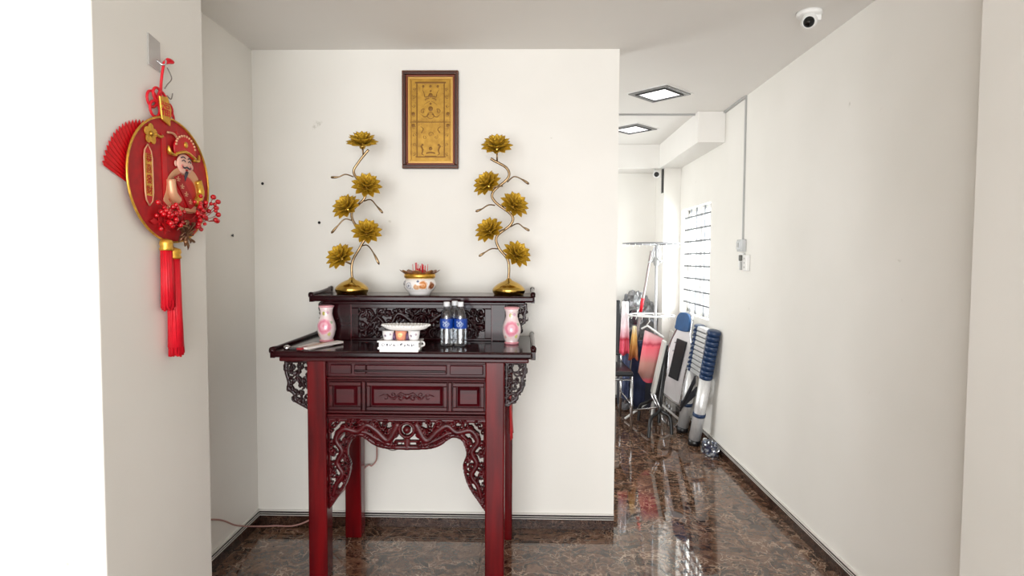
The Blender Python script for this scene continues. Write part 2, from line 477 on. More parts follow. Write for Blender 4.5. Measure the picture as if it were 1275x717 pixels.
wb.box(-1.70, -1.60, BY + 0.1, 4.55, 0, CZ); wb.box(-1.70, -1.60, 5.85, FY, 0, CZ)
wb.box(-1.70, -1.60, 4.55, 5.85, 0, 0.7); wb.box(-1.70, -1.60, 4.55, 5.85, 2.3, CZ)
struct('wall_rear_room', wb, M['wall'])
struct('wall_side_far_left', MB().box(-3.4, -3.3, REAR, PY1, 0, CZ), M['wall'])
wf = MB()
wf.box(-3.4, -2.4, REAR - 0.12, REAR, 0, CZ); wf.box(1.5, RX + 0.15, REAR - 0.12, REAR, 0, CZ); wf.box(-2.4, 1.5, REAR - 0.12, REAR, 2.4, CZ)
struct('wall_entrance', wf, M['wall'])
struct('ceiling', MB().box(-3.4, RX + 0.15, REAR - 0.12, FY + 0.1, CZ, CZ + 0.12), M['ceiling'])
struct('trim_1', MB().box(1.325, RX, 4.72, 6.05, 2.43, CZ), M['ceiling'], 0.003)     # boxed beam along the corridor wall
struct('trim_2', MB().box(-1.6, RX, 6.05, FY, 2.43, CZ), M['ceiling'], 0.003)        # cross beam
struct('trim_3', MB().box(1.37, RX, 6.03, FY, 0, 2.43), M['wall'], 0.003)            # corner column

floor = struct('floor', MB().box(-3.4, RX + 0.15, REAR - 0.12, FY + 0.1, -0.12, -0.0025), M['grout'])
TS = 0.8
tile0 = None
ox, oy = -0.22 - 4 * TS, 3.44 - 9 * TS
for i in range(7):
    for j in range(14):
        x0, y0 = max(ox + i * TS, -3.3), max(oy + j * TS, REAR)
        x1, y1 = min(ox + (i + 1) * TS, RX), min(oy + (j + 1) * TS, FY)
        if x1 - x0 < 0.05 or y1 - y0 < 0.05: continue
        g = 0.0012
        if tile0 is not None and abs(x1 - x0 - TS) < 1e-4 and abs(y1 - y0 - TS) < 1e-4:
            share(tile0, 'tile', floor, ((x0 + x1) / 2, (y0 + y1) / 2, 0)); continue
        hx, hy = (x1 - x0) / 2, (y1 - y0) / 2
        t = MB().hexa([(-hx + g, -hy + g, -0.003), (hx - g, -hy + g, -0.003), (hx - g, hy - g, -0.003), (-hx + g, hy - g, -0.003)],
                      [(-hx + g, -hy + g, 0), (hx - g, -hy + g, 0), (hx - g, hy - g, 0), (-hx + g, hy - g, 0)]).build('tile', M['floor'], floor, world=False)
        t.location = ((x0 + x1) / 2, (y0 + y1) / 2, 0)
        if abs(hx - TS / 2) < 1e-4 and abs(hy - TS / 2) < 1e-4: tile0 = t

def baseboard(name, p0, p1, nrm, cuts):
    """skirting along p0-p1, standing out along nrm: marble tiles, two pale stripes, a dark band and a caulk bead"""
    p0, p1, nrm = Vector((*p0, 0)), Vector((*p1, 0)), Vector((*nrm, 0))
    d = (p1 - p0); L = d.length; d.normalize()
    def slab(a, b, t0, t1, z0, z1):
        q = [p0 + d * a + nrm * t0, p0 + d * b + nrm * t0, p0 + d * b + nrm * t1, p0 + d * a + nrm * t1]
        return MB().hexa([v + Vector((0, 0, z0)) for v in q], [v + Vector((0, 0, z1)) for v in q])
    o = struct(name, slab(0, L, 0, 0.009, 0, 0.081), M['black_band'])
    cs = [0] + [c for c in cuts if 0 < c < L] + [L]
    for a, b in zip(cs[:-1], cs[1:]):
        slab(a + 0.001, b - 0.001, 0.009, 0.0125, 0.001, 0.056).build('tile', M['skirt'], o)
    slab(0, L, 0.009, 0.0138, 0.0578, 0.0604).build('stripe', M['stripe'], o)
    slab(0, L, 0.009, 0.0138, 0.0692, 0.0718).build('stripe', M['stripe'], o)
    slab(0, L, 0, 0.0105, 0.081, 0.089).build('caulk_bead', M['caulk'], o)
    return o
baseboard('baseboard_back', (BX0, BY), (BX1, BY), (0, -1), [0.09, 0.56, 1.16, 1.76])
baseboard('baseboard_left', (BX0, PY1), (BX0, BY), (1, 0), [0.4, 0.92])
baseboard('baseboard_right', (RX, 1.99), (RX, 6.03), (-1, 0), [0.5 + 0.6 * k for k in range(8)])
baseboard('baseboard_far', (-1.6, FY), (1.37, FY), (0, -1), [0.6 * k for k in range(1, 6)])
baseboard('baseboard_pillar', (PX, PY0), (PX, PY1), (1, 0), [0.3])

# barred corridor window
win = struct('window_1', MB().box(RX + 0.07, RX + 0.12, WY0, WY0 + 0.035, WZ0, WZ1).box(RX + 0.07, RX + 0.12, WY1 - 0.035, WY1, WZ0, WZ1)
             .box(RX + 0.07, RX + 0.12, WY0, WY1, WZ0, WZ0 + 0.035).box(RX + 0.07, RX + 0.12, WY0, WY1, WZ1 - 0.035, WZ1), M['white_p'])
ym = (WY0 + WY1) / 2
MB().box(RX + 0.06, RX + 0.12, ym - 0.028, ym + 0.028, WZ0, WZ1).build('mullion', M['white_p'], win)
for a, b in ((WY0 + 0.035, ym - 0.028), (ym + 0.028, WY1 - 0.035)):
    MB().box(RX + 0.09, RX + 0.096, a, b, WZ0 + 0.035, WZ1 - 0.035).build('pane', M['pane'], win)
for k in range(8):
    z = WZ0 + 0.10 + k * (WZ1 - WZ0 - 0.18) / 7
    MB().box(RX + 0.03, RX + 0.045, WY0, WY1, z - 0.008, z + 0.008).build('grille_bar', M['bar'], win)
for q in (0.16, 0.36, 0.64, 0.84):
    y = WY0 + q * (WY1 - WY0)
    MB().box(RX + 0.046, RX + 0.058, y - 0.008, y + 0.008, WZ0, WZ1).build('grille_bar', M['bar'], win)

# ------------------------------------------------------------------ altar table
T = thing('altar_table', 'dark red carved rosewood altar table with raised back shelf against the cream wall', 'altar table', (-0.553, 2.98, 0))
TX0, TX1, TY0, TY1, TZ0, TZ1 = -1.155, 0.049, 2.68, 3.30, 1.071, 1.103
MB().box(TX0 + 0.012, TX1 - 0.012, TY0, TY1, TZ0, TZ1).build('tabletop', M['wood_top'], T, bevel=0.010)
MB().box(TX0 + 0.03, TX1 - 0.03, TY0 + 0.03, TY1 - 0.02, TZ0 - 0.022, TZ0).build('top_moulding', M['wood_h'], T, bevel=0.006)
def end_rail(x, s, y0, y1, z, h0, h1, th, nm='scroll_rail', par=T):
    """upturned roll along one end: rises towards the wall and ends in a scroll"""
    mb = MB()
    pts = []
    for k in range(13):
        t = k / 12
        pts.append((x, y0 + (y1 - y0) * t, z + h0 + (h1 - h0) * t * t))
    mb.tube(pts, [th * (1.0 + 0.25 * (k == 0 or k == 12)) for k in range(13)], 10)
    mb.hexa([(x - th * .9, y0 + .004, z - 0.03), (x + th * .9, y0 + .004, z - 0.03), (x + th * .9, y1 - .004, z - 0.03), (x - th * .9, y1 - .004, z - 0.03)],
            [(x - th * .9, y0 + .004, z + h0), (x + th * .9, y0 + .004, z + h0), (x + th * .9, y1 - .004, z + h1), (x - th * .9, y1 - .004, z + h1)])
    mb.cyl((x - th * 1.1, y0 + 0.008, z + h0 - 0.004), (x + th * 1.1, y0 + 0.008, z + h0 - 0.004), 0.012, 12)
    mb.cyl((x - th * 1.1, y1 - 0.012, z + h1 - 0.004), (x + th * 1.1, y1 - 0.012, z + h1 - 0.004), 0.012, 12)
    return mb.build(nm, M['wood_top'], par)
end_rail(TX0 + 0.010, 1, TY0 + 0.002, TY1, TZ1 - 0.004, 0.008, 0.012, 0.011)
end_rail(TX1 - 0.010, -1, TY0 + 0.002, TY1, TZ1 - 0.004, 0.020, 0.012, 0.011)
for (x0, x1, y0, y1) in ((-1.014, -0.926, 2.755, 2.845), (-0.182, -0.092, 2.755, 2.845), (-0.972, -0.884, 3.19, 3.275), (-0.15, -0.064, 3.19, 3.275)):
    lg = MB().box(x0, x1, y0, y1, 0.0, TZ0 - 0.018).build('leg', M['wood'], T, bevel=0.007)
FX0, FX1, FY0 = -0.926, -0.182, 2.785
# front carcass behind the face, side rails, back rail
MB().box(FX0 - .002, FX1 + .002, FY0 + 0.012, FY0 + 0.05, 0.774, TZ0 - 0.02).build('front_board', M['wood_panel'], T)
MB().box(-0.985, -0.955, 2.845, 3.19, 0.80, TZ0 - 0.02).build('side_board', M['wood_panel'], T)
MB().box(-0.145, -0.115, 2.845, 3.19, 0.80, TZ0 - 0.02).build('side_board', M['wood_panel'], T)
MB().box(-0.884, -0.15, 3.22, 3.25, 0.80, TZ0 - 0.02).build('back_board', M['wood_panel'], T)
def rail(z0, z1, out, bev=0.004, nm='rail', m='wood_h'):
    return MB().box(FX0 - .001, FX1 + .001, FY0 - out, FY0 + 0.013, z0, z1).build(nm, M[m], T, bevel=bev)
rail(1.030, 1.053, 0.004)
rail(0.955, 0.968, 0.012, 0.005, 'moulding')
rail(0.945, 0.954, 0.004)
rail(0.793, 0.806, 0.004)
rail(0.779, 0.791, 0.013, 0.005, 'moulding')
rail(0.766, 0.778, 0.002)
# shallow drawer row under the top
for a, b in ((FX0 + .012, -0.815), (-0.800, -0.745), (-0.742, -0.365), (-0.350, FX1 - .012)):
    MB().box(a, b, FY0 - 0.001, FY0 + 0.014, 0.979, 1.024).build('drawer', M['wood_panel'], T, bevel=0.004)
MB().box(-0.80, -0.37, FY0 - 0.006, FY0 + 0.013, 0.990, 1.001).build('drawer_lip', M['wood_top'], T, bevel=0.003)
def framed(x0, x1, z0, z1, motif):
    f = MB()
    b = 0.018
    f.box(x0, x1, FY0 - 0.004, FY0 + 0.013, z0, z0 + b).box(x0, x1, FY0 - 0.004, FY0 + 0.013, z1 - b, z1)
    f.box(x0, x0 + b, FY0 - 0.004, FY0 + 0.013, z0 + b, z1 - b).box(x1 - b, x1, FY0 - 0.004, FY0 + 0.013, z0 + b, z1 - b)
    p = f.build('panel_frame', M['wood_h'], T, bevel=0.003)
    a, c, e, g = x0 + b + .003, x1 - b - .003, z0 + b + .003, z1 - b - .003
    q = 0.014
    MB().hexa([(a, FY0 + 0.012, e), (c, FY0 + 0.012, e), (c, FY0 + 0.012, g), (a, FY0 + 0.012, g)],
              [(a + q, FY0 + 0.001, e + q), (c - q, FY0 + 0.001, e + q), (c - q, FY0 + 0.001, g - q), (a + q, FY0 + 0.001, g - q)]).build('raised_panel', M['wood_panel'], p)
    if motif:
        cx, cz = (x0 + x1) / 2, (z0 + z1) / 2
        st = []
        for s in (-1, 1):
            st.append((bez([(cx, cz - 0.004), (cx + s * 0.03, cz + 0.014), (cx + s * 0.062, cz - 0.012), (cx + s * 0.096, cz + 0.010), (cx + s * 0.128, cz + 0.002)]), 0.008, 0.003, 0.006))
            st.append((spiral(cx + s * 0.030, cz - 0.006, 0.016, 1.2, 1.5, s), 0.005, 0.003, 0.006))
            st.append((spiral(cx + s * 0.066, cz + 0.008, 0.014, 1.1, 4.5, -s), 0.004, 0.003, 0.006))
            st.append((spiral(cx + s * 0.100, cz - 0.006, 0.012, 1.0, 1.5, s), 0.004, 0.002, 0.006))
        relief(cx - 0.14, cx + 0.14, cz - 0.03, cz + 0.03, 0.0028, st, lambda u, v, h: (u, FY0 + 0.001 - h, v), thick=0.001,
               discs=[(cx, cz, 0.014, 0.007)]).build('carved_motif', M['wood_panel'], p, fix=False)
framed(FX0 + 0.006, -0.768, 0.808, 0.942, False)
framed(-0.742, -0.362, 0.808, 0.942, True)
framed(-0.336, FX1 - 0.006, 0.808, 0.942, False)
for x in (-0.755, -0.349):
    MB().box(x - 0.009, x + 0.009, FY0 - 0.006, FY0 + 0.013, 0.806, 0.945).build('stile', M['wood_h'], T, bevel=0.004)

# openwork apron with side brackets
inner = [(-0.925, 0.328), (-0.89, 0.379), (-0.851, 0.438), (-0.827, 0.497), (-0.819, 0.555), (-0.834, 0.605), (-0.822, 0.652), (-0.803, 0.676), (-0.764, 0.680),
         (-0.715, 0.645), (-0.657, 0.626), (-0.554, 0.622), (-0.451, 0.626), (-0.393, 0.645), (-0.344, 0.680), (-0.305, 0.676), (-0.286, 0.652), (-0.274, 0.605),
         (-0.289, 0.555), (-0.281, 0.497), (-0.257, 0.438), (-0.218, 0.379), (-0.183, 0.328)]
inn = bez(inner, 6)
outl = [(p[0], p[1] - 0.004) for p in inn] + [(-0.182, 0.767), (-0.926, 0.767)]
st = [([(p[0], p[1] + 0.008) for p in inn], 0.012, 0.012, 0.010), ([(-0.926, 0.76), (-0.182, 0.76)], 0.010, 0.010, 0.008),
      ([(-0.922, 0.33), (-0.922, 0.76)], 0.007, 0.007, 0.008), ([(-0.186, 0.33), (-0.186, 0.76)], 0.007, 0.007, 0.008)]
cxm = -0.554
def mir(pts): return [(2 * cxm - u, v) for u, v in pts]
dragon = bez([(-0.60, 0.735), (-0.645, 0.665), (-0.70, 0.71), (-0.745, 0.735), (-0.79, 0.705), (-0.855, 0.715), (-0.89, 0.665), (-0.862, 0.61), (-0.885, 0.555), (-0.86, 0.50), (-0.89, 0.45), (-0.905, 0.40)], 6)
rim = bez([(-0.64, 0.645), (-0.70, 0.672), (-0.75, 0.70), (-0.80, 0.70), (-0.835, 0.672)], 6)
for f in (lambda p: p, mir):
    st.append((f(dragon), 0.021, 0.012, 0.016))
    st.append((f(rim), 0.014, 0.010, 0.013))
    for k in range(4, len(dragon) - 4, 3):
        x, y = dragon[k]; sgn = 1 if (k // 3) % 2 else -1
        st.append((f(spiral(x + sgn * 0.018, y + 0.012 * sgn, 0.019, 1.1, k * 0.8, sgn)), 0.0060, 0.0035, 0.011))
    for (x, y, r, a) in ((-0.625, 0.70, 0.024, 1), (-0.665, 0.735, 0.020, 3), (-0.61, 0.655, 0.018, 2), (-0.705, 0.742, 0.017, 0.5), (-0.77, 0.745, 0.014, 2), (-0.835, 0.74, 0.020, 4),
                         (-0.90, 0.735, 0.020, 1.3), (-0.848, 0.655, 0.017, 0.2), (-0.905, 0.61, 0.016, 3.3), (-0.842, 0.57, 0.014, 1), (-0.905, 0.51, 0.014, 2.2), (-0.848, 0.47, 0.014, 4), (-0.912, 0.38, 0.010, 4), (-0.878, 0.41, 0.012, 1)):
        st.append((f(spiral(x, y, r, 1.25, a, 1)), 0.0065, 0.004, 0.011))
    st.append((f([(-0.925, 0.35), (-0.87, 0.43)]), 0.006, 0.006, 0.008)); st.append((f([(-0.925, 0.62), (-0.88, 0.66)]), 0.006, 0.006, 0.008))
r5 = random.Random(31); fill = []
for _ in range(1500):
    u = r5.uniform(-0.92, cxm - 0.045); v = r5.uniform(0.36, 0.755)
    if inside(outl, np.array([u]), np.array([v - .012]))[0] and all(math.hypot(u - a, v - b) > 0.036 for a, b in fill): fill.append((u, v))
for k, (u, v) in enumerate(fill):
    sp_ = spiral(u, v, 0.016, 1.15, k * 1.7, 1 if k % 2 else -1, 14)
    st.append((sp_, 0.0052, 0.0035, 0.012)); st.append((mir(sp_), 0.0052, 0.0035, 0.012))
st.append(([(cxm, 0.625), (cxm, 0.675)], 0.016, 0.020, 0.010)); st.append(([(cxm - 0.05, 0.66), (cxm + 0.05, 0.66)], 0.007, 0.007, 0.009))
st.append((spiral(cxm, 0.715, 0.034, 1.0, 0, 1, 24, 1.0), 0.009, 0.009, 0.014))
relief(-0.93, -0.178, 0.325, 0.770, 0.0030, st, lambda u, v, h: (u, 2.797 - h, v), outline=outl, thick=0.014,
       discs=[(cxm, 0.715, 0.020, 0.020)]).build('carved_apron', M['carve'], T, fix=False)

# outer shoulder brackets, cut through
def bracket(pts, xin, seed, y, m, par, s):
    ring = bez(pts, 5)
    us = [p[0] for p in ring]; vs = [p[1] for p in ring]
    ol = [(p[0] + s * 0.004, p[1]) for p in ring] + [(xin, vs[-1]), (xin, vs[0])]
    r2 = random.Random(seed)
    st = [([(p[0], p[1]) for p in ring], 0.0085, 0.0085, 0.006), ([(xin - s * -0.004, vs[0]), (xin - s * -0.004, vs[-1])], 0.008, 0.008, 0.006), ([(us[0], vs[0] - .005), (xin, vs[0] - .005)], 0.009, 0.009, 0.006)]
    u0, u1, v0, v1 = min(us + [xin]), max(us + [xin]), min(vs), max(vs)
    pts2 = []
    for _ in range(600):
        u = r2.uniform(u0, u1); v = r2.uniform(v0, v1)
        if inside(ol, np.array([u]), np.array([v]))[0] and all(math.hypot(u - a, v - b) > 0.027 for a, b in pts2): pts2.append((u, v))
    for k, (u, v) in enumerate(pts2):
        st.append((spiral(u, v, 0.017, 0.85, r2.uniform(0, 6), r2.choice((-1, 1)), 14, 0.4), 0.0055, 0.0045, 0.006))
        near = sorted(pts2, key=lambda q: math.hypot(q[0] - u, q[1] - v))[1:3]
        for q in near: st.append(([(u, v), q], 0.005, 0.005, 0.005))
    return relief(u0 - .01, u1 + .01, v0 - .01, v1 + .01, 0.0026, st, lambda a, b, h: (a, y - h, b), outline=None, thick=0.012).build('shoulder_bracket', m, par, fix=False)
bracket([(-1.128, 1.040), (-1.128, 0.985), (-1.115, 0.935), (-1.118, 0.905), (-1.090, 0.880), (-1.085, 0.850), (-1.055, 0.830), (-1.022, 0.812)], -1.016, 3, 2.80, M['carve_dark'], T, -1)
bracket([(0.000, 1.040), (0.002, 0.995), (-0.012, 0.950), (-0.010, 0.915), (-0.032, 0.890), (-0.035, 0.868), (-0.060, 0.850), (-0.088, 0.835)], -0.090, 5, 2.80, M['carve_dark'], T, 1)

# raised back shelf
SY0, SY1, SZ0, SZ1 = 3.00, 3.325, 1.305, 1.336
MB().box(-1.088, 0.047, SY0, SY1, SZ0, SZ1).build('upper_shelf', M['wood_top'], T, bevel=0.009)
end_rail(-1.080, 1, SY0 + 0.002, SY1, SZ1 - 0.004, 0.008, 0.026, 0.010)
end_rail(0.040, -1, SY0 + 0.002, SY1, SZ1 - 0.004, 0.014, 0.026, 0.010)
UY = 3.055
MB().box(-1.03, -0.0, SY0 + 0.03, SY1 - 0.02, SZ0 - 0.016, SZ0).build('shelf_moulding', M['wood_top'], T, bevel=0.005)
for a, b in ((-0.99, -0.89), (-0.17, -0.098)):
    MB().box(a, b, UY - 0.004, SY1 - 0.03, TZ1, SZ0 - 0.012).build('shelf_post', M['wood_top'], T, bevel=0.004)
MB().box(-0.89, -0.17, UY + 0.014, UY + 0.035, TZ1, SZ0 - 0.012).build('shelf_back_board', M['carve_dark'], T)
MB().box(-0.89, -0.17, UY, UY + 0.016, 1.268, SZ0 - 0.012).box(-0.89, -0.17, UY, UY + 0.016, TZ1, 1.116)\
    .box(-0.89, -0.853, UY, UY + 0.016, 1.116, 1.268).box(-0.205, -0.17, UY, UY + 0.016, 1.116, 1.268).build('panel_frame', M['wood_top'], T, bevel=0.003)
for x in (-0.889, -0.168):
    MB().box(x - 0.003, x + 0.003, UY - 0.007, UY + 0.01, TZ1, SZ0 - 0.014).build('edge_bead', M['wood_h'], T)
st = []; r2 = random.Random(12)
pl = []
for _ in range(900):
    u = r2.uniform(-0.84, -0.218); v = r2.uniform(1.128, 1.256)
    if all(math.hypot(u - a, v - b) > 0.034 for a, b in pl) and math.hypot(u + 0.53, v - 1.205) > 0.05: pl.append((u, v))
for u, v in pl:
    st.append((spiral(u, v, r2.uniform(0.02, 0.03), 1.2, r2.uniform(0, 6.3), r2.choice((-1, 1))), 0.0075, 0.004, 0.010))
    a = r2.uniform(0, 6.3)
    st.append((bez([(u, v), (u + 0.02 * math.cos(a), v + 0.02 * math.sin(a)), (u + 0.05 * math.cos(a + .6), v + 0.035 * math.sin(a + .6))], 5), 0.009, 0.002, 0.011))
for s in (-1, 1):
    st.append((bez([(-0.53 + s * .05, 1.20), (-0.53 + s * .12, 1.24), (-0.53 + s * .17, 1.17), (-0.53 + s * .23, 1.22), (-0.53 + s * .29, 1.15)], 7), 0.016, 0.008, 0.013))
for r in (0.042, 0.028, 0.015):
    st.append((spiral(-0.53, 1.205, r, 1.0, r * 90, 1, 20, 0.85), 0.008, 0.006, 0.014))
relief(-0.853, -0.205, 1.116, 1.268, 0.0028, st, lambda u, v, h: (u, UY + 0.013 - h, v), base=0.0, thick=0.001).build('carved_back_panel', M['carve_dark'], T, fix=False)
def shelf_bracket(xo, xi, seed, s):
    pts = [(xo, 1.290), (xo, 1.262), (xo - s * .008, 1.235), (xo - s * .004, 1.205), (xo - s * .026, 1.185), (xo - s * .024, 1.16), (xo - s * .05, 1.135)]
    return bracket(pts, xi, seed, UY + 0.005, M['carve_dark'], T, s)
shelf_bracket(-1.052, -0.992, 8, -1); shelf_bracket(0.004, -0.096, 9, 1)

# ------------------------------------------------------------------ lotus lamps
def petal_mesh(L, W, cup):
    mb = MB(); vs = []; fs = []
    prof = [(0.0, 0.30), (0.25, 0.72), (0.55, 1.0), (0.8, 0.66), (1.0, 0.02)]
    for t, wd in prof:
        for k in range(5):
            q = (k - 2) / 2
            vs.append((t * L, q * wd * W / 2, cup * (0.35 * t * t + 0.45 * q * q * wd) * L))
    for i in range(4):
        for k in range(4):
            a = i * 5 + k
            fs.append((a, a + 1, a + 6, a + 5))
    mb.add(vs, fs, True)
    me_o = mb.build('petal', M['gold_leaf'], None, fix=False)
    s = me_o.modifiers.new('skin', 'SOLIDIFY'); s.thickness = 0.0012
    return me_o
petal_proto = petal_mesh(0.066, 0.034, 0.35)
def flower(lamp, at, nrm, scale=1.0, spin=0.0):
    n = Vector(nrm).normalized()
    q = n.to_track_quat('Z', 'Y')
    cup = MB().lathe([(0.004, -0.022), (0.013, -0.018), (0.017, -0.008), (0.015, 0.0), (0.010, 0.006), (0.004, 0.016), (0.0, 0.020)], n=16).build('flower', M['brass'], lamp, world=False, label='olive gold lotus flower on a brass cup')
    cup.location = Vector(at) - lamp.location; cup.rotation_mode = 'QUATERNION'; cup.rotation_quaternion = q
    for (cnt, el, sc, off, zz) in ((11, 6, 1.06, 0, -0.004), (10, 28, 1.0, 0.3, 0.0), (9, 48, 0.88, 0.1, 0.003), (6, 68, 0.68, 0.4, 0.006)):
        for k in range(cnt):
            a = 2 * math.pi * (k + off) / cnt + spin
            R = Matrix.Rotation(a, 4, 'Z') @ Matrix.Rotation(-math.radians(el), 4, 'Y')
            o = petal_proto.copy(); o.name = 'petal'; col.objects.link(o); o.parent = cup
            o.location = R @ Vector((0.008, 0, 0)) + Vector((0, 0, zz))
            o.rotation_euler = R.to_euler(); o.scale = (sc * scale,) * 3
    return cup
def lotus_lamp(base, label, stem_pts, flowers, leaves):
    L = thing('lotus_lamp', label, 'lamp', base, 'brass lotus lamps on the altar shelf')
    MB().lathe([(0.0, 0.0), (0.076, 0.0), (0.078, 0.006), (0.082, 0.012), (0.085, 0.022), (0.085, 0.030), (0.080, 0.038), (0.070, 0.048), (0.054, 0.060), (0.036, 0.069), (0.018, 0.076), (0.010, 0.086), (0.0, 0.087)], base, 40).build('base', M['brass'], L)
    sp = bez(stem_pts, 8)
    stem = MB().tube(sp, 0.0070, 8).build('stem', M['bronze'], L)
    for pts in leaves:
        p = bez(pts, 6); m = len(p)
        MB().tube(p, [0.0045 if k < m * 0.62 else 0.0045 + 0.0045 * math.sin(math.pi * min(1, (k - m * 0.62) / (m * 0.38))) if k < m - 1 else 0.001 for k in range(m)], 6, flat=0.75).build('leaf_tendril', M['bronze'], stem)
    for at, n, sc, spn, root in flowers:
        flower(L, at, n, sc, spn)
        MB().tube([root, (Vector(root) + Vector(at) - Vector(n).normalized() * 0.02) / 2, Vector(at) - Vector(n).normalized() * 0.018], 0.0045, 6).build('flower_stalk', M['bronze'], L)
    return L
yl = 3.13
lotus_lamp((-0.905, 3.12, 1.336), 'brass lotus lamp at the shelf end above the paper envelopes',
    [(-0.905, yl, 1.40), (-0.905, yl, 1.50), (-0.860, yl, 1.585), (-0.838, yl, 1.64), (-0.895, yl, 1.71), (-0.902, yl, 1.77), (-0.838, yl, 1.835), (-0.842, yl, 1.89), (-0.893, yl, 1.965), (-0.868, yl, 2.02), (-0.815, yl, 2.085)],
    [((-0.842, 3.11, 2.105), (0.05, -0.42, 0.9), 1.12, 0.2, (-0.842, yl, 2.05)), ((-0.815, 3.085, 1.885), (0.25, -0.75, 0.55), 1.06, 0.5, (-0.845, yl, 1.87)),
     ((-0.912, 3.08, 1.775), (-0.30, -0.72, 0.60), 1.06, 0.1, (-0.86, yl, 1.81)), ((-0.815, 3.085, 1.650), (0.20, -0.75, 0.6), 1.06, 0.8, (-0.845, yl, 1.625)),
     ((-0.945, 3.08, 1.522), (-0.30, -0.72, 0.6), 1.08, 0.3, (-0.905, yl, 1.49))],
    [[(-0.895, yl, 1.945), (-0.93, yl - .02, 1.955), (-0.965, yl - .03, 1.940), (-1.005, yl - .03, 1.938)], [(-0.840, yl, 1.82), (-0.80, yl - .02, 1.825), (-0.765, yl - .03, 1.79), (-0.735, yl - .03, 1.755)],
     [(-0.895, yl, 1.715), (-0.935, yl - .02, 1.725), (-0.97, yl - .03, 1.69), (-1.005, yl - .03, 1.650)], [(-0.860, yl, 1.585), (-0.82, yl - .02, 1.59), (-0.785, yl - .03, 1.55), (-0.755, yl - .03, 1.490)]])
yr = 3.13
lotus_lamp((-0.085, 3.12, 1.336), 'brass lotus lamp at the shelf end next to the corridor opening',
    [(-0.088, yr, 1.40), (-0.088, yr, 1.51), (-0.138, yr, 1.58), (-0.148, yr, 1.64), (-0.078, yr, 1.70), (-0.072, yr, 1.75), (-0.160, yr, 1.82), (-0.168, yr, 1.87), (-0.092, yr, 1.94), (-0.098, yr, 1.99), (-0.165, yr, 2.03), (-0.182, yr, 2.04)],
    [((-0.148, 3.10, 2.085), (0.0, -0.62, 0.8), 1.12, 0.1, (-0.148, yr, 2.02)), ((-0.190, 3.08, 1.895), (-0.45, -0.68, 0.6), 1.06, 0.4, (-0.12, yr, 1.90)),
     ((-0.062, 3.08, 1.790), (0.42, -0.70, 0.55), 1.06, 0.9, (-0.12, yr, 1.80)), ((-0.180, 3.08, 1.660), (-0.40, -0.70, 0.62), 1.06, 0.2, (-0.10, yr, 1.68)),
     ((-0.050, 3.08, 1.540), (0.45, -0.70, 0.55), 1.08, 0.6, (-0.105, yr, 1.545))],
    [[(-0.095, yr, 1.92), (-0.06, yr - .02, 1.945), (-0.02, yr - .03, 1.93), (0.018, yr - .03, 1.905)], [(-0.160, yr, 1.80), (-0.19, yr - .02, 1.80), (-0.225, yr - .03, 1.778), (-0.258, yr - .03, 1.765)],
     [(-0.078, yr, 1.69), (-0.04, yr - .02, 1.705), (-0.01, yr - .03, 1.685), (0.022, yr - .03, 1.668)], [(-0.14, yr, 1.575), (-0.175, yr - .02, 1.575), (-0.21, yr - .03, 1.555), (-0.24, yr - .03, 1.535)]])
bpy.data.objects.remove(petal_proto)

# ------------------------------------------------------------------ framed gilt picture
P = thing('framed_picture', 'gilt engraved panel in a dark brown frame hung high on the cream wall', 'picture', (-0.525, BY, 2.282))
px0, px1, pz0, pz1 = -0.680, -0.370, 2.017, 2.548
YB = BY - 0.002
def frame_ring(x0, x1, z0, z1, b, y0, y1):
    return MB().box(x0, x1, y0, y1, z0, z0 + b).box(x0, x1, y0, y1, z1 - b, z1).box(x0, x0 + b, y0, y1, z0 + b, z1 - b).box(x1 - b, x1, y0, y1, z0 + b, z1 - b)
fr = frame_ring(px0, px1, pz0, pz1, 0.021, YB - 0.028, YB).build('frame', M['frame'], P, bevel=0.004)
frame_ring(px0 + .021, px1 - .021, pz0 + .021, pz1 - .021, 0.010, YB - 0.018, YB).build('inner_lip', M['frame_in'], P, bevel=0.003)
frame_ring(px0 + .031, px1 - .031, pz0 + .031, pz1 - .031, 0.011, YB - 0.013, YB).build('gilt_border', M['gold_edge'], P, bevel=0.002)
bd = MB()
for k in range(62):
    z = pz0 + 0.006 + (pz1 - pz0 - 0.012) * k / 61
    for x in (px0 + .005, px1 - .005): bd.ball((x, YB - 0.028, z), 0.0035, 6, 4)
for k in range(36):
    x = px0 + 0.006 + (px1 - px0 - 0.012) * k / 35
    for z in (pz0 + .005, pz1 - .005): bd.ball((x, YB - 0.028, z), 0.0035, 6, 4)
bd.build('bead_edging', mat('rubbed_frame_edge', srgb(128, 84, 62), 0.4), fr, kind='stuff')
MB().box(px0 + .04, px1 - .04, YB - 0.008, YB - 0.001, pz0 + .04, pz1 - .04).build('gilt_panel', M['gold_plate'], P)
gx = -0.525
st = []; ds = []
def both(pts, w0, w1, h):
    st.append((pts, w0, w1, h)); st.append(([(2 * gx - u, v) for u, v in pts], w0, w1, h))
g0, g1 = px0 + .044, pz0 + .044
both([(g0 + .006, g1 + .006), (g0 + .006, pz1 - .05)], .0022, .0022, .002)
both([(g0 + .036, g1 + .025), (g0 + .036, pz1 - .065)], .004, .004, .003)
st.append(([(g0 + .03, pz1 - .062), (2 * gx - g0 - .03, pz1 - .062)], .0055, .0055, .003))
st.append(([(g0, 2.272), (2 * gx - g0, 2.272)], .0028, .0028, .002)); st.append(([(g0, 2.282), (2 * gx - g0, 2.282)], .002, .002, .002))
st.append(([(g0 + .03, g1 + .022), (2 * gx - g0 - .03, g1 + .022)], .004, .004, .003))
for z in (2.45, 2.41, 2.36, 2.31, 2.24, 2.20, 2.15, 2.10):       # side column florets
    both(spiral(g0 + .020, z, .010, 1.2, z * 20, 1, 14), .0022, .0016, .0025)
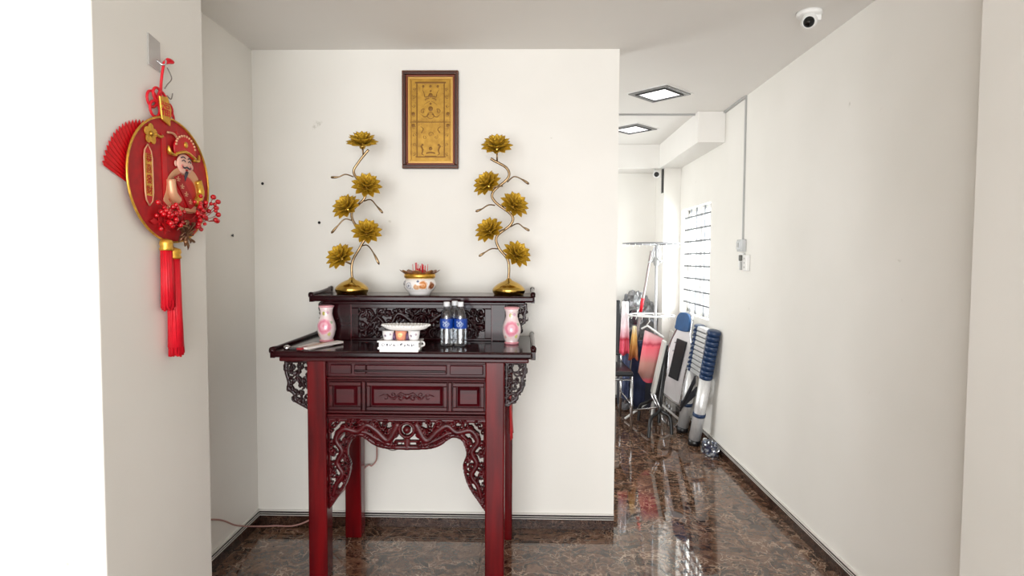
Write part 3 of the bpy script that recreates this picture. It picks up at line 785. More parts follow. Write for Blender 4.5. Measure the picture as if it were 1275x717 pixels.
for z in (2.318, 2.255):
    for u in (g0 + .016, 2 * gx - g0 - .016): ds.append((u, z, .010, .004))
for u in (-0.04, 0, 0.04): ds.append((gx + u, 2.466, .008, .003))
both(bez([(gx - .008, 2.412), (gx - .030, 2.408), (gx - .034, 2.425), (gx - .044, 2.446)], 5), .004, .002, .003)
both(bez([(gx - .010, 2.402), (gx - .030, 2.395), (gx - .026, 2.388)], 5), .004, .002, .003)
ds += [(gx, 2.418, .013, .004), (gx, 2.440, .006, .003), (gx, 2.345, .014, .004), (gx, 2.372, .007, .003)]
both(bez([(gx - .004, 2.385), (gx - .022, 2.377), (gx - .040, 2.362)], 5), .0025, .0015, .002)
both(spiral(gx - .042, 2.33, .014, 1.2, 1, 1, 14), .003, .002, .003)
both(bez([(gx - .01, 2.315), (gx - .03, 2.300), (gx - .05, 2.312)], 5), .004, .002, .003)
st.append((spiral(gx, 2.308, .018, 1.0, 0, 1, 16, 1.0), .0025, .0025, .002))
both(bez([(gx - .05, 2.215), (gx - .04, 2.235), (gx - .055, 2.248)], 5), .004, .002, .003)
both(spiral(gx - .030, 2.19, .012, 1.1, 2, 1, 12), .002, .002, .002)
st.append((spiral(gx, 2.205, .016, 1.2, 0, 1, 16), .0025, .002, .002))
both(bez([(gx - .052, 2.14), (gx - .043, 2.12), (gx - .048, 2.10), (gx - .038, 2.092)], 5), .006, .003, .003)
both([(gx - .03, 2.085), (gx, 2.085)], .005, .005, .003); both([(gx - .022, 2.103), (gx, 2.108)], .005, .006, .003)
ds += [(gx, 2.128, .011, .004), (gx - .045, 2.148, .007, .003), (gx + .045, 2.148, .007, .003)]
r6 = random.Random(8)
for k in range(110):
    u = gx - abs(r6.uniform(0.004, 0.105)); v = r6.uniform(g1 + .012, pz1 - .07)
    if r6.random() < .5: both(spiral(u, v, r6.uniform(.003, .007), 1.0, r6.uniform(0, 6), 1, 9), .0011, .0009, .0014)
    else: both([(u, v), (u + r6.uniform(-.008, .008), v + r6.uniform(-.010, .010))], .0013, .0007, .0014)
relief(px0 + .04, px1 - .04, pz0 + .04, pz1 - .04, 0.0016, st, lambda u, v, h: (u, YB - 0.0078 - h * 0.6, v), thick=0.0, discs=ds).build('engraving', M['gold_dark'], P, fix=False)

# ------------------------------------------------------------------ things on the altar
def place_lathe(name, prof, base, m, parent, n=32, **k):
    return MB().lathe(prof, base, n).build(name, m, parent, **k)

# incense bowl
B0 = Vector((-0.545, 3.10, 1.336))
B = thing('incense_bowl', 'white porcelain incense bowl with gilt neck and wavy lotus rim of red sticks', 'incense bowl', B0)
bowl_m = spots_mat('dragon_painted_porcelain', srgb(240, 237, 234),
    [((0.03, -0.078, 0.052), .026, srgb(196, 120, 56), srgb(226, 168, 120)), ((0.065, -0.045, 0.048), .022, srgb(120, 66, 40), srgb(190, 130, 90)), ((-0.005, -0.085, 0.040), .018, srgb(214, 160, 120), srgb(236, 200, 160)),
     ((-0.045, -0.07, 0.048), .020, srgb(232, 232, 234), srgb(110, 112, 128)), ((-0.07, -0.04, 0.062), .018, srgb(130, 126, 132), srgb(215, 215, 218)), ((-0.025, -0.08, 0.028), .012, srgb(92, 96, 120), srgb(190, 192, 204)),
     ((0.005, -0.083, 0.072), .009, srgb(90, 96, 120), srgb(150, 155, 170)), ((0.045, -0.07, 0.026), .011, srgb(96, 70, 60), srgb(200, 170, 150))], noise_amt=0.009)
place_lathe('bowl', [(0.0, 0.0), (0.056, 0.0), (0.057, 0.012), (0.066, 0.020), (0.081, 0.038), (0.085, 0.056), (0.080, 0.074), (0.071, 0.086), (0.068, 0.086), (0.0, 0.080)], B0, bowl_m, B, 40)
place_lathe('neck_band', [(0.070, 0.084), (0.080, 0.090), (0.081, 0.104), (0.074, 0.112), (0.066, 0.112), (0.064, 0.090)], B0, M['gold_foil'], B, 40, label='gilt neck band')
rim = MB(); vs = []; fs = []
for j, (r, z) in enumerate(((0.062, 0.106), (0.080, 0.112), (0.094, 0.122))):
    for i in range(48):
        a = 2 * math.pi * i / 48
        wv = math.cos(8 * a)
        rr = r + (0.010 * j / 2) * wv; zz = z + 0.008 * j / 2 * wv
        vs.append((B0.x + rr * math.cos(a), B0.y + rr * math.sin(a), B0.z + zz))
for j in range(2):
    for i in range(48):
        k = (i + 1) % 48; fs.append((j * 48 + i, j * 48 + k, (j + 1) * 48 + k, (j + 1) * 48 + i))
rim.add(vs, fs, True)
ro = rim.build('lotus_rim', mat('gold_brown_rim', srgb(170, 120, 70), 0.35, 0.3, c2=srgb(110, 62, 44), scale=40), B)
sm = ro.modifiers.new('skin', 'SOLIDIFY'); sm.thickness = 0.002
place_lathe('sand', [(0.0, 0.108), (0.063, 0.104), (0.063, 0.098), (0, 0.098)], B0, mat('pink_sand', srgb(206, 130, 120), 0.9, var=0.2, scale=120), B)
for k in range(16):
    a = k * 2.4; r = 0.034 * math.sqrt(k / 16) ; h = 0.150 + 0.016 * math.sin(k * 5.1)
    if k > 11: r, h = 0.038, 0.158
    x, y = B0.x + r * math.cos(a) + 0.002, B0.y + r * math.sin(a) * 0.8
    MB().cyl((x, y, B0.z + 0.100), (x + 0.35 * (x - B0.x) * 0.3, y, B0.z + h), 0.0022 if k < 12 else 0.0013, 6).build('incense_stick', M['red_silk'], B)

# vases
vase_m = spots_mat('peony_painted_vase', srgb(236, 214, 214),
    [((0.0, -0.046, 0.080), .044, srgb(222, 126, 150), srgb(238, 184, 196)), ((-0.005, -0.034, 0.142), .012, srgb(190, 170, 90), srgb(170, 180, 120)), ((0.016, -0.030, 0.146), .011, srgb(214, 170, 190), srgb(196, 150, 170)),
     ((0.026, -0.036, 0.040), .012, srgb(220, 206, 120), srgb(205, 200, 150)), ((-0.030, -0.030, 0.036), .011, srgb(232, 150, 165), srgb(200, 205, 160)), ((0.034, -0.026, 0.10), .010, srgb(150, 165, 140), srgb(200, 205, 180)), ((-0.036, -0.026, 0.108), .009, srgb(150, 150, 160), srgb(215, 205, 205)), ((0.0, -0.044, 0.028), .010, srgb(236, 190, 120), srgb(238, 205, 190))], noise_amt=0.008)
vprof = [(0.0, 0.0), (0.033, 0.0), (0.035, 0.008), (0.031, 0.014), (0.040, 0.034), (0.046, 0.062), (0.044, 0.090), (0.034, 0.118), (0.029, 0.138), (0.031, 0.160), (0.038, 0.180), (0.034, 0.180), (0.026, 0.150), (0.0, 0.140)]
def vase(base, label, inten):
    V = thing('vase', label, 'vase', base, 'pink porcelain vases on the altar')
    place_lathe('body', vprof, base, vase_m, V, 36)
    place_lathe('rim_band', [(0.0362, 0.1735), (0.0392, 0.181), (0.0345, 0.1825), (0.033, 0.178)], base, mat('pink_glaze', srgb(232, 170, 178), 0.2), V, 36)
    place_lathe('foot_band', [(0.0335, 0.0), (0.0362, 0.003), (0.0358, 0.009), (0.033, 0.012)], base, mat('pink_foot_glaze', srgb(226, 150, 160), 0.2), V, 36)
    return V
vase((-1.000, 3.000, TZ1), 'pink peony porcelain vase standing behind the paper envelopes', 0)
vase((-0.066, 2.965, TZ1), 'pink peony porcelain vase nearest the water bottles and corridor', 0)

# porcelain offering set
ox0, ox1, oyf, oyb = -0.655, -0.472, 2.66, 2.755
O = thing('offering_box', 'white porcelain box with an inked script band under the cups', 'box', (-0.563, 2.70, TZ1))
MB().box(ox0 + .004, ox1 - .004, oyf + .004, oyb, TZ1, TZ1 + 0.014).build('foot', M['white_c'], O, bevel=0.003)
MB().box(ox0 - .004, ox1 + .004, oyf - .003, oyb + .003, TZ1 + 0.012, TZ1 + 0.024).build('lower_ledge', M['white_c'], O, bevel=0.004)
MB().box(ox0 + .002, ox1 - .002, oyf, oyb, TZ1 + 0.022, TZ1 + 0.046).build('body', M['white_c'], O, bevel=0.003)
MB().box(ox0 - .005, ox1 + .005, oyf - .004, oyb + .004, TZ1 + 0.044, TZ1 + 0.052).build('top_ledge', M['white_c'], O, bevel=0.003)
MB().tube(bez([(ox1 - .002, oyf + .05, TZ1 + .042), (ox1 + .012, oyf + .05, TZ1 + .040), (ox1 + .014, oyf + .05, TZ1 + .026), (ox1 - .002, oyf + .05, TZ1 + .022)], 5), 0.004, 6).build('knob', M['white_c'], O)
st = []; r3 = random.Random(4)
for k in range(9):
    u = ox0 + 0.022 + k * 0.0165
    if k == 4: st.append(([(u - .002, TZ1 + .031), (u + .003, TZ1 + .034)], .002, .002, .0008)); continue
    for q in range(3):
        a = [(u + r3.uniform(-.007, .007), TZ1 + .034 + r3.uniform(-.007, .007)) for _ in range(3)]
        st.append((bez(a, 4), .0019, .0014, .0008))
relief(ox0, ox1, TZ1 + .022, TZ1 + .046, 0.0011, st, lambda u, v, h: (u, oyf - .0004 - h * .5, v), thick=0).build('script_band', M['ink'], O, fix=False)
zc = TZ1 + 0.052
def cup(x, m, label, deco):
    C_ = thing('offering_cup', label, 'cup', (x, 2.70, zc), 'small cups on the offering box')
    place_lathe('body', [(0, 0), (0.019, 0), (0.023, 0.006), (0.026, 0.024), (0.027, 0.042), (0.024, 0.042), (0.0, 0.036)], (x, 2.70, zc), m, C_, 24)
    if deco:
        place_lathe('painted_band', [(0.0235, 0.008), (0.0262, 0.022), (0.0270, 0.032)], (x, 2.70, zc), deco, C_, 24, kind=None)
    return C_
white_cup = spots_mat('speckled_porcelain', srgb(238, 236, 236), [((-.010, -.024, .020), .007, srgb(120, 110, 130), srgb(200, 190, 200)), ((.012, -.022, .026), .006, srgb(150, 130, 150), srgb(215, 205, 212))], noise_amt=.004)
cup(-0.618, white_cup, 'white speckled cup on the porcelain box, on the envelope side', None)
oc = spots_mat('orange_flame_cup', srgb(226, 150, 120), [((0.0, -.026, .024), .014, srgb(246, 214, 140), srgb(238, 176, 128))], noise_amt=.006)
cup(-0.560, oc, 'orange and purple cup in the middle of the porcelain box', None)
cup(-0.502, white_cup, 'white speckled cup on the porcelain box, on the water bottle side', None)
for x in (-0.590, -0.531):
    tag(MB().lathe([(0, 0), (0.006, 0), (0.0075, 0.012), (0.005, 0.030), (0.0, 0.034)], (x, 2.692, zc), 14).build('purple_candle_pot', mat('purple_glaze', srgb(92, 62, 96), 0.25), None),
        'tiny purple pot between the orange cup and the white cup ' + ('near the envelopes' if x < -0.56 else 'near the bottles'), 'pot', 'tiny purple pots by the orange cup')
D = thing('oval_dish', 'white oval ribbed porcelain dish lying on top of the cups', 'dish', (-0.54, 2.71, zc + 0.042))
def oval(prof, c, sx, sy, n=48):
    mb = MB(); mb.lathe(prof, (0, 0, 0), n); mb.v = [(c[0] + x * sx, c[1] + y * sy, c[2] + z) for x, y, z in mb.v]; return mb
oval([(0.0, 0.0), (0.60, 0.0), (0.85, 0.008), (1.0, 0.024), (0.97, 0.027), (0.80, 0.013), (0.0, 0.006)], (-0.540, 2.71, zc + 0.042), 0.110, 0.055).build('dish', M['white_c'], D)
rb = MB()
for k in range(40):
    a = 2 * math.pi * k / 40
    rb.ball((-0.540 + 0.108 * math.cos(a), 2.71 + 0.054 * math.sin(a), zc + 0.066), 0.005, 6, 5)
rb.build('scalloped_edge', M['white_c'], D, kind='stuff')

# water bottles
def bottle(base, label, first=None):
    if first:
        b = first.copy(); col.objects.link(b); b.location = base; b['label'] = label
        for ch in first.children:
            c = ch.copy(); col.objects.link(c); c.parent = b
        return b
    b = thing('water_bottle', label, 'bottle', base, 'clear water bottles with blue bands')
    MB().lathe([(0.0, 0.004), (0.022, 0.0), (0.030, 0.006), (0.0315, 0.018), (0.0295, 0.030), (0.0315, 0.042), (0.0300, 0.054), (0.0315, 0.066), (0.0305, 0.076), (0.0315, 0.090), (0.0315, 0.128), (0.0305, 0.138),
                (0.030, 0.150), (0.026, 0.166), (0.017, 0.182), (0.0130, 0.190), (0.0130, 0.196)], base, 28).build('body', M['clear'], b)
    MB().lathe([(0.0318, 0.088), (0.0324, 0.090), (0.0324, 0.132), (0.0318, 0.134)], base, 28, cap=False).build('label_band', M['label_blue'], b, label='blue label band with white strokes')
    p = MB()
    for k, (a0, z0, wd) in enumerate(((-1.9, .118, .10), (-1.7, .112, .12), (-1.5, .118, .10), (-1.3, .110, .12), (-1.75, .102, .16), (-1.45, .100, .14))):
        pts = [(base[0] + 0.0328 * math.cos(a0 + t * wd * 2), base[1] + 0.0328 * math.sin(a0 + t * wd * 2), base[2] + z0 + 0.007 * math.sin(t * 9 + k)) for t in (-1, -.5, 0, .5, 1)]
        p.tube(pts, 0.0013, 5)
    p.build('label_print', M['label_white'], b, kind='stuff')
    MB().lathe([(0.0, 0.192), (0.0145, 0.192), (0.0148, 0.196), (0.0148, 0.212), (0.013, 0.214), (0.0, 0.214)], base, 20).build('cap', M['cap'], b)
    return b
b0 = bottle((-0.374, 2.862, TZ1), 'front water bottle of the trio nearer the porcelain box')
bottle((-0.308, 2.862, TZ1), 'front water bottle of the trio on the side of the corridor vase', b0)
bottle((-0.343, 2.922, TZ1), 'water bottle standing behind the two front bottles', b0)

# papers and small things at the end of the tabletop
def sheet(name, quad, z, m, label, cat, th=0.002, curl=0.0):
    mb = MB(); mb.hexa([(x, y, z) for x, y in quad], [(x, y, z + th + (curl if k in (2, 3) else 0)) for k, (x, y) in enumerate(quad)])
    return tag(mb.build(name, m, None), label, cat)
sheet('envelope', [(-1.075, 2.745), (-0.975, 2.705), (-0.935, 2.90), (-1.05, 2.95)], TZ1 + 0.0005, M['paper'], 'flat white paper envelope under the folded one by the vase', 'envelope')
sheet('folded_paper', [(-1.010, 2.700), (-0.985, 2.690), (-0.885, 2.90), (-0.925, 2.925)], TZ1 + 0.006, mat('folded_white_paper', srgb(240, 230, 226), 0.5), 'long folded white paper lying on the envelope', 'paper', 0.006, 0.004)
sheet('red_packet', [(-1.035, 2.690), (-1.012, 2.682), (-0.985, 2.745), (-1.012, 2.755)], TZ1 + 0.004, mat('red_packet', srgb(150, 24, 36), 0.4), 'small red packet beside the folded paper', 'packet', 0.008)
sheet('gold_ruler', [(-1.022, 2.76), (-1.008, 2.755), (-0.975, 2.915), (-0.992, 2.92)], TZ1 + 0.004, mat('tan_strip', srgb(190, 140, 96), 0.5), 'thin tan strip lying on the envelope', 'strip', 0.003)
mc = thing('metal_lighter', 'small shiny metal lighter at the tabletop corner', 'lighter', (-1.085, 2.725, TZ1))
MB().lathe([(0, 0), (0.014, 0), (0.016, 0.004), (0.015, 0.014), (0.006, 0.020), (0, 0.021)], (-1.092, 2.725, TZ1), 18).build('cap', M['chrome'], mc)
MB().hexa([(-1.08, 2.715, TZ1), (-1.03, 2.72, TZ1), (-1.03, 2.742, TZ1), (-1.08, 2.74, TZ1)], [(-1.08, 2.717, TZ1 + .010), (-1.03, 2.722, TZ1 + .008), (-1.03, 2.740, TZ1 + .008), (-1.08, 2.738, TZ1 + .010)]).build('body', M['black_p'], mc, bevel=0.003)

# red cloth at the side of the table
rc = MB(); vs = []; fs = []
for i in range(9):
    t = i / 8
    for k in range(9):
        q = k / 8
        x = -0.066 + 0.010 * math.sin(q * 9) * (0.4 + t) - 0.006 + 0.004 * t
        y = 2.98 + 0.12 * (q - .5)
        z = 0.83 - 0.20 * t + 0.02 * math.sin(q * 3.1) * t
        vs.append((x, y, z))
for i in range(8):
    for k in range(8): fs.append((i * 9 + k, i * 9 + k + 1, (i + 1) * 9 + k + 1, (i + 1) * 9 + k))
rc.add(vs, fs, True)
ro = tag(rc.build('red_cloth', M['red_velvet'], None), 'red cloth hanging at the altar side below the shoulder bracket', 'cloth')
s_ = ro.modifiers.new('skin', 'SOLIDIFY'); s_.thickness = 0.003

# cables
tag(MB().tube(bez([(-1.511, 2.40, 0.42), (-1.511, 2.86, 0.24), (-1.500, 3.05, 0.125), (-1.470, 3.24, 0.035), (-1.40, 3.30, 0.012), (-1.30, 3.305, 0.012), (-1.20, 3.31, 0.05), (-1.10, 3.315, 0.13), (-0.99, 3.315, 0.245),
                   (-0.885, 3.315, 0.355), (-0.855, 3.31, 0.36), (-0.828, 3.31, 0.40), (-0.825, 3.31, 0.50), (-0.80, 3.31, 0.56)], 8), 0.0042, 6).build('power_cable', M['cable_pink'], None),
    'pinkish power cable sagging along the skirting behind the altar leg', 'cable')
tag(MB().tube(bez([(-0.79, 3.30, 0.56), (-0.775, 3.30, 0.475), (-0.73, 3.30, 0.452), (-0.69, 3.30, 0.48), (-0.66, 3.30, 0.56)], 8), 0.003, 6).build('thin_cable', M['cable_grey'], None),
    'thin dark cable looping just under the carved apron', 'cable')

# nail holes and specks
for k, (x, y, z, ax) in enumerate(((-1.463, BY, 1.935, 'y'), (-1.148, BY, 1.72, 'y'), (BX0, 3.083, 1.637, 'x'))):
    d = Vector((0, -1, 0)) if ax == 'y' else Vector((1, 0, 0))
    p = Vector((x, y, z))
    tag(MB().tube([p, p + d * 0.008, p + d * 0.009], [0.003, 0.003, 0.008], 10).build('wall_nail', M['black_p'], None),
        ('dark nail high in the wall corner of the alcove', 'dark nail in the back wall beside the lotus lamp', 'dark nail on the shaded alcove side wall')[k], 'nail', 'nails in the alcove walls')

# ------------------------------------------------------------------ hanging ornament on the pillar
def HP(u, v, d): return (PX + d, u, v)
hk = thing('adhesive_hook', 'clear grey adhesive hook plate stuck high on the white pillar', 'hook', (PX, 2.03, 2.21))
MB().prism([(1.99, 2.158), (2.055, 2.150), (2.055, 2.250), (1.99, 2.262)], HP, 0.0, 0.005).build('plate', mat('grey_clear_plate', srgb(176, 172, 168), 0.15, coat=0.5), hk, bevel=0.002)
MB().tube(bez([HP(2.035, 2.185, .004), HP(2.040, 2.172, .018), HP(2.046, 2.176, .026), HP(2.048, 2.19, .026)], 5), 0.0035, 8).build('hook', M['chrome'], hk)
HC = (2.078, 1.787)
H = thing('hanging_ornament', 'round red new year ornament with figurine, berries and tassels hanging on the pillar', 'ornament', (PX, HC[0], HC[1]))
kn = MB()
kn.tube(bez([HP(2.046, 2.180, .022), HP(2.040, 2.14, .018), HP(2.036, 2.09, .015), HP(2.038, 2.05, .014)], 6), 0.0045, 8)
kn.tube(bez([HP(2.044, 2.178, .022), HP(2.060, 2.196, .028), HP(2.085, 2.194, .030), HP(2.062, 2.186, .028), HP(2.046, 2.178, .024)], 5), 0.005, 8)
kn.tube(bez([HP(2.060, 2.075, .016), HP(2.062, 2.04, .016), HP(2.055, 2.00, .016)], 5), 0.004, 8)
kn.build('cord', M['red_silk'], H)
MB().tube(bez([HP(2.060, 2.168, .024), HP(2.085, 2.140, .024), HP(2.062, 2.112, .022), HP(2.050, 2.095, .02)], 6), 0.0018, 6).build('wire_loop', M['cable_grey'], H)
MB().tube(bez([HP(2.062, 2.075, .02), HP(2.082, 2.068, .022), HP(2.092, 2.09, .022)], 6), 0.002, 6).build('wire_hook', M['cable_grey'], H)
k2 = MB()
for i, (u, v, r) in enumerate(((1.990, 2.045, .026), (2.000, 2.015, .026), (2.010, 2.065, .022), (2.085, 2.005, .028), (2.078, 2.030, .022), (2.035, 2.060, .020))):
    k2.tube([HP(u + r * math.cos(a * math.pi / 8), v + r * math.sin(a * math.pi / 8), .012 + .003 * (i % 3)) for a in range(16)], 0.0045, 6, closed=True)
k2.build('knot', M['red_silk'], H)
MB().prism([(2.008, 2.060), (2.020, 1.985), (2.066, 1.972), (2.074, 2.030), (2.055, 2.068)], HP, 0.022, 0.028).build('gold_tag', M['gold_foil'], H, bevel=0.0015)
def glyphs(text, name, centre, size, m, parent, d, step):
    for k, ch in enumerate(text):
        cu = bpy.data.curves.new(name, 'FONT'); cu.body = ch; cu.size = size; cu.align_x = 'CENTER'; cu.align_y = 'CENTER'; cu.extrude = 0.0006
        tmp = bpy.data.objects.new(name, cu); col.objects.link(tmp)
        dg = bpy.context.evaluated_depsgraph_get()
        me = bpy.data.meshes.new_from_object(tmp.evaluated_get(dg))
        bpy.data.objects.remove(tmp)
        if len(me.vertices) == 0: continue
        o = bpy.data.objects.new(name, me); col.objects.link(o); me.materials.append(m)
        o.parent = parent
        R = Matrix(((0, 0, 1), (1, 0, 0), (0, 1, 0)))     # text x -> +Y, y -> +Z, facing +X
        o.rotation_euler = R.to_euler()
        off = Vector((0, 0, 0)); p = parent
        while p: off += p.location; p = p.parent
        o.location = Vector(HP(centre[0], centre[1] - k * step, d)) - off
glyphs('福', 'gold_tag_character', (2.040, 2.020), 0.052, M['red'], H, 0.0285, 0)

# pleated fan behind the ring
fan = MB(); vs = []; fs = []
piv = (1.99, 1.708); NP = 19
a0, a1 = math.radians(86), math.radians(160)
for k in range(NP * 2 + 1):
    a = a0 + (a1 - a0) * k / (NP * 2)
    rr = 0.248 + (0.007 if k % 2 else -0.007) + 0.012 * math.sin((a - a0) / (a1 - a0) * math.pi)
    dd = 0.006 + (0.0035 if k % 2 else 0.0)
    vs += [HP(piv[0] + 0.03 * math.cos(a), piv[1] + 0.03 * math.sin(a), 0.008), HP(piv[0] + rr * math.cos(a), piv[1] + rr * math.sin(a), dd)]
for k in range(NP * 2): fs.append((2 * k, 2 * k + 1, 2 * k + 3, 2 * k + 2))
fan.add(vs, fs, False)
fo = fan.build('pleated_fan', M['red'], H, label='pleated red paper fan behind the ring')
s_ = fo.modifiers.new('skin', 'SOLIDIFY'); s_.thickness = 0.0015
SU, SV = 0.238, 0.212
def ell(a, ku=1.0): return (HC[0] + SU * ku * math.cos(a), HC[1] + SV * ku * math.sin(a))
MB().prism([ell(2 * math.pi * k / 64, 0.985) for k in range(64)], HP, 0.016, 0.020).build('red_disc', M['red_velvet'], H)
MB().tube([HP(*ell(2 * math.pi * k / 64), 0.022) for k in range(64)], 0.0038, 8, closed=True).build('gold_ring', M['gold_foil'], H, label='thin gold ring around the red disc')
dsk = MB()
dsk.prism([(2.02, 1.94), (2.045, 1.93), (2.062, 1.62), (2.03, 1.60)], HP, 0.0205, 0.0225); dsk.prism([(2.11, 1.965), (2.135, 1.955), (2.125, 1.91), (2.105, 1.92)], HP, 0.0205, 0.0225)
dsk.build('red_ribbon', M['red'], H)
# plum blossom
blo = MB().lathe([(0, 0), (0.010, 0.002), (0, 0.006)], HP(1.962, 1.925, .024), 10, rot=Matrix.Rotation(R90, 3, 'Y')).build('blossom', M['gold_foil'], H)
for k in range(5):
    a = 2 * math.pi * k / 5 + 0.3
    MB().prism([(1.962 + .021 * math.cos(a) + .014 * math.cos(q * math.pi / 5), 1.925 + .021 * math.sin(a) + .014 * math.sin(q * math.pi / 5)) for q in range(10)], HP, 0.021, 0.025).build('petal', M['gold_foil'], blo, bevel=0.001)
MB().tube(bez([HP(1.985, 1.93, .024), HP(2.01, 1.925, .024), HP(2.025, 1.93, .024)], 4), 0.005, 6).build('twig', M['gold_foil'], H)
MB().tube(bez([HP(2.05, 1.948, .026), HP(2.09, 1.95, .026), HP(2.12, 1.925, .026), HP(2.125, 1.90, .026)], 5), 0.004, 6).build('scroll_line', M['pale_gold'], H)
# banner
bn = MB().prism([(1.925, 1.735), (1.930, 1.708), (1.945, 1.690), (1.962, 1.705), (1.968, 1.735), (1.965, 1.845), (1.960, 1.868), (1.943, 1.888), (1.927, 1.868), (1.923, 1.845)], HP, 0.021, 0.024).build('banner', M['red'], H, label='slim gold banner with four characters')
MB().tube([HP(u, v, .024) for u, v in ((1.925, 1.735), (1.930, 1.708), (1.945, 1.690), (1.962, 1.705), (1.968, 1.735), (1.965, 1.845), (1.960, 1.868), (1.943, 1.888), (1.927, 1.868), (1.923, 1.845))], 0.0028, 6, closed=True).build('banner_edge', M['pale_gold'], bn)
MB().prism([(1.928, 1.722), (1.963, 1.722), (1.961, 1.858), (1.926, 1.858)], HP, 0.0241, 0.0256).build('banner_panel', M['gold_foil'], bn)
glyphs('恭喜發財', 'banner_character', (1.945, 1.842), 0.031, M['red_velvet'], bn, 0.0262, 0.0345)

# figurine with tall hat, face, robe and scroll
def HF(u, v, d): return (PX + 0.022 + (d - 0.022) * 0.38, 2.148 + (u - 2.165) * 1.42, 1.688 + (v - 1.67) * 1.07)
fg = MB().prism(bez([(2.085, 1.685), (2.20, 1.665), (2.225, 1.72), (2.235, 1.78), (2.20, 1.815), (2.14, 1.81), (2.10, 1.775), (2.090, 1.73)], 5, True), HF, 0.022, 0.028).build('figurine', M['pale_gold'], H, label='festive bearded figurine in a red robe and gold hat', bevel=0.001)
def fb(name, c, r, sc, m, nu=18, nv=12): return MB().ball(HF(*c), r, nu, nv, (sc[0] * 0.38, sc[1] * 1.36, sc[2] * 1.07)).build(name, m, fg)
fb('robe', (2.165, 1.735, .030), 0.055, (0.28, 1.0, 1.0), M['red'])
MB().tube(bez([HF(2.10, 1.765, .044), HF(2.105, 1.72, .048), HF(2.125, 1.700, .048)], 5), 0.016, 8).build('sleeve', M['pale_gold'], fg)
MB().tube(bez([HF(2.222, 1.780, .040), HF(2.232, 1.735, .044), HF(2.205, 1.700, .046)], 5), 0.015, 8).build('sleeve', M['gold_foil'], fg)
sc_ = MB().prism([(2.112, 1.775), (2.140, 1.792), (2.205, 1.695), (2.178, 1.675)], HF, 0.047, 0.053).build('scroll', M['red_velvet'], fg, bevel=0.001)
glyph_pts = [(2.128, 1.772), (2.145, 1.750), (2.162, 1.727), (2.180, 1.703)]
for (u, v) in glyph_pts:
    MB().prism([(u - .008, v - .0015), (u + .008, v - .0015), (u + .008, v + .0015), (u - .008, v + .0015)], HF, .0526, .056).prism([(u - .0015, v - .008), (u + .0015, v - .008), (u + .0015, v + .008), (u - .0015, v + .008)], HF, .0526, .056).prism([(u - .006, v - .0075), (u + .006, v - .0075), (u + .006, v - .005), (u - .006, v - .005)], HF, .0526, .056).build('scroll_mark', M['pale_gold'], fg)
MB().prism([(2.09, 1.668), (2.215, 1.668), (2.215, 1.680), (2.09, 1.680)], HF, .022, .054).build('figurine_base', M['pale_gold'], fg, bevel=0.003)
fb('face', (2.165, 1.825, .036), 0.035, (0.62, 1.0, 0.98), M['skin'])
for s in (-1, 1):
    fb('ear', (2.165 + s * .036, 1.822, .030), 0.008, (0.6, .8, 1.2), M['skin'], 10, 8)
    fb('cheek', (2.165 + s * .016, 1.816, .053), 0.008, (0.5, 1, 1), mat('rosy_cheek', srgb(232, 140, 130), 0.5), 10, 8)
    MB().tube(bez([HF(2.165 + s * .020, 1.833, .056), HF(2.165 + s * .013, 1.838, .0585), HF(2.165 + s * .006, 1.833, .0590)], 4), 0.0016, 6).build('eye', M['ink'], fg)
    MB().tube(bez([HF(2.165 + s * .023, 1.843, .053), HF(2.165 + s * .014, 1.848, .056), HF(2.165 + s * .006, 1.844, .0575)], 4), 0.0018, 6).build('eyebrow', M['ink'], fg)
    MB().tube(bez([HF(2.165, 1.816, .060), HF(2.165 + s * .012, 1.812, .059), HF(2.165 + s * .020, 1.818, .055)], 4), [0.003] * 4 + [.0028, .0024, .002, .0014, .001], 6).build('moustache', M['ink'], fg)
    MB().tube(bez([HF(2.165 + s * .040, 1.848, .036), HF(2.165 + s * .062, 1.850, .036), HF(2.165 + s * .068, 1.872, .036)], 5), [0.009] * 6 + [.008, .007, .006, .004, .002], 8, flat=.6).build('hat_wing', M['gold_foil'], fg)
fb('nose', (2.165, 1.824, .060), 0.005, (0.8, 1.1, .8), M['skin'], 10, 8)
fb('mouth', (2.165, 1.806, .057), 0.006, (0.4, 1.2, .6), M['red_velvet'], 10, 8)
MB().tube([HF(2.165, 1.800, .056), HF(2.160, 1.785, .056), HF(2.157, 1.768, .055)], [.006, .005, .001], 8).build('beard', M['ink'], fg)
MB().prism(bez([(2.125, 1.848), (2.165, 1.862), (2.205, 1.848), (2.212, 1.880), (2.195, 1.905), (2.165, 1.922), (2.135, 1.905), (2.118, 1.880)], 4, True), HF, 0.030, 0.050).build('hat', M['red'], fg, bevel=0.003)
MB().tube(bez([HF(2.122, 1.852, .052), HF(2.165, 1.866, .057), HF(2.208, 1.852, .052)], 5), 0.005, 8).build('hat_brim', M['gold_foil'], fg)
for k in range(12):
    a = 0.1 + 2.95 * k / 11
    MB().ball(HF(2.165 + .042 * math.cos(a), 1.880 + .038 * math.sin(a), .050), 0.0048, 8, 6).build('hat_pearl', M['pale_gold'], fg)
MB().ball(HF(2.165, 1.890, .052), 0.011, 12, 8, (.5, 1, 1)).build('hat_gem', M['gold_foil'], fg)
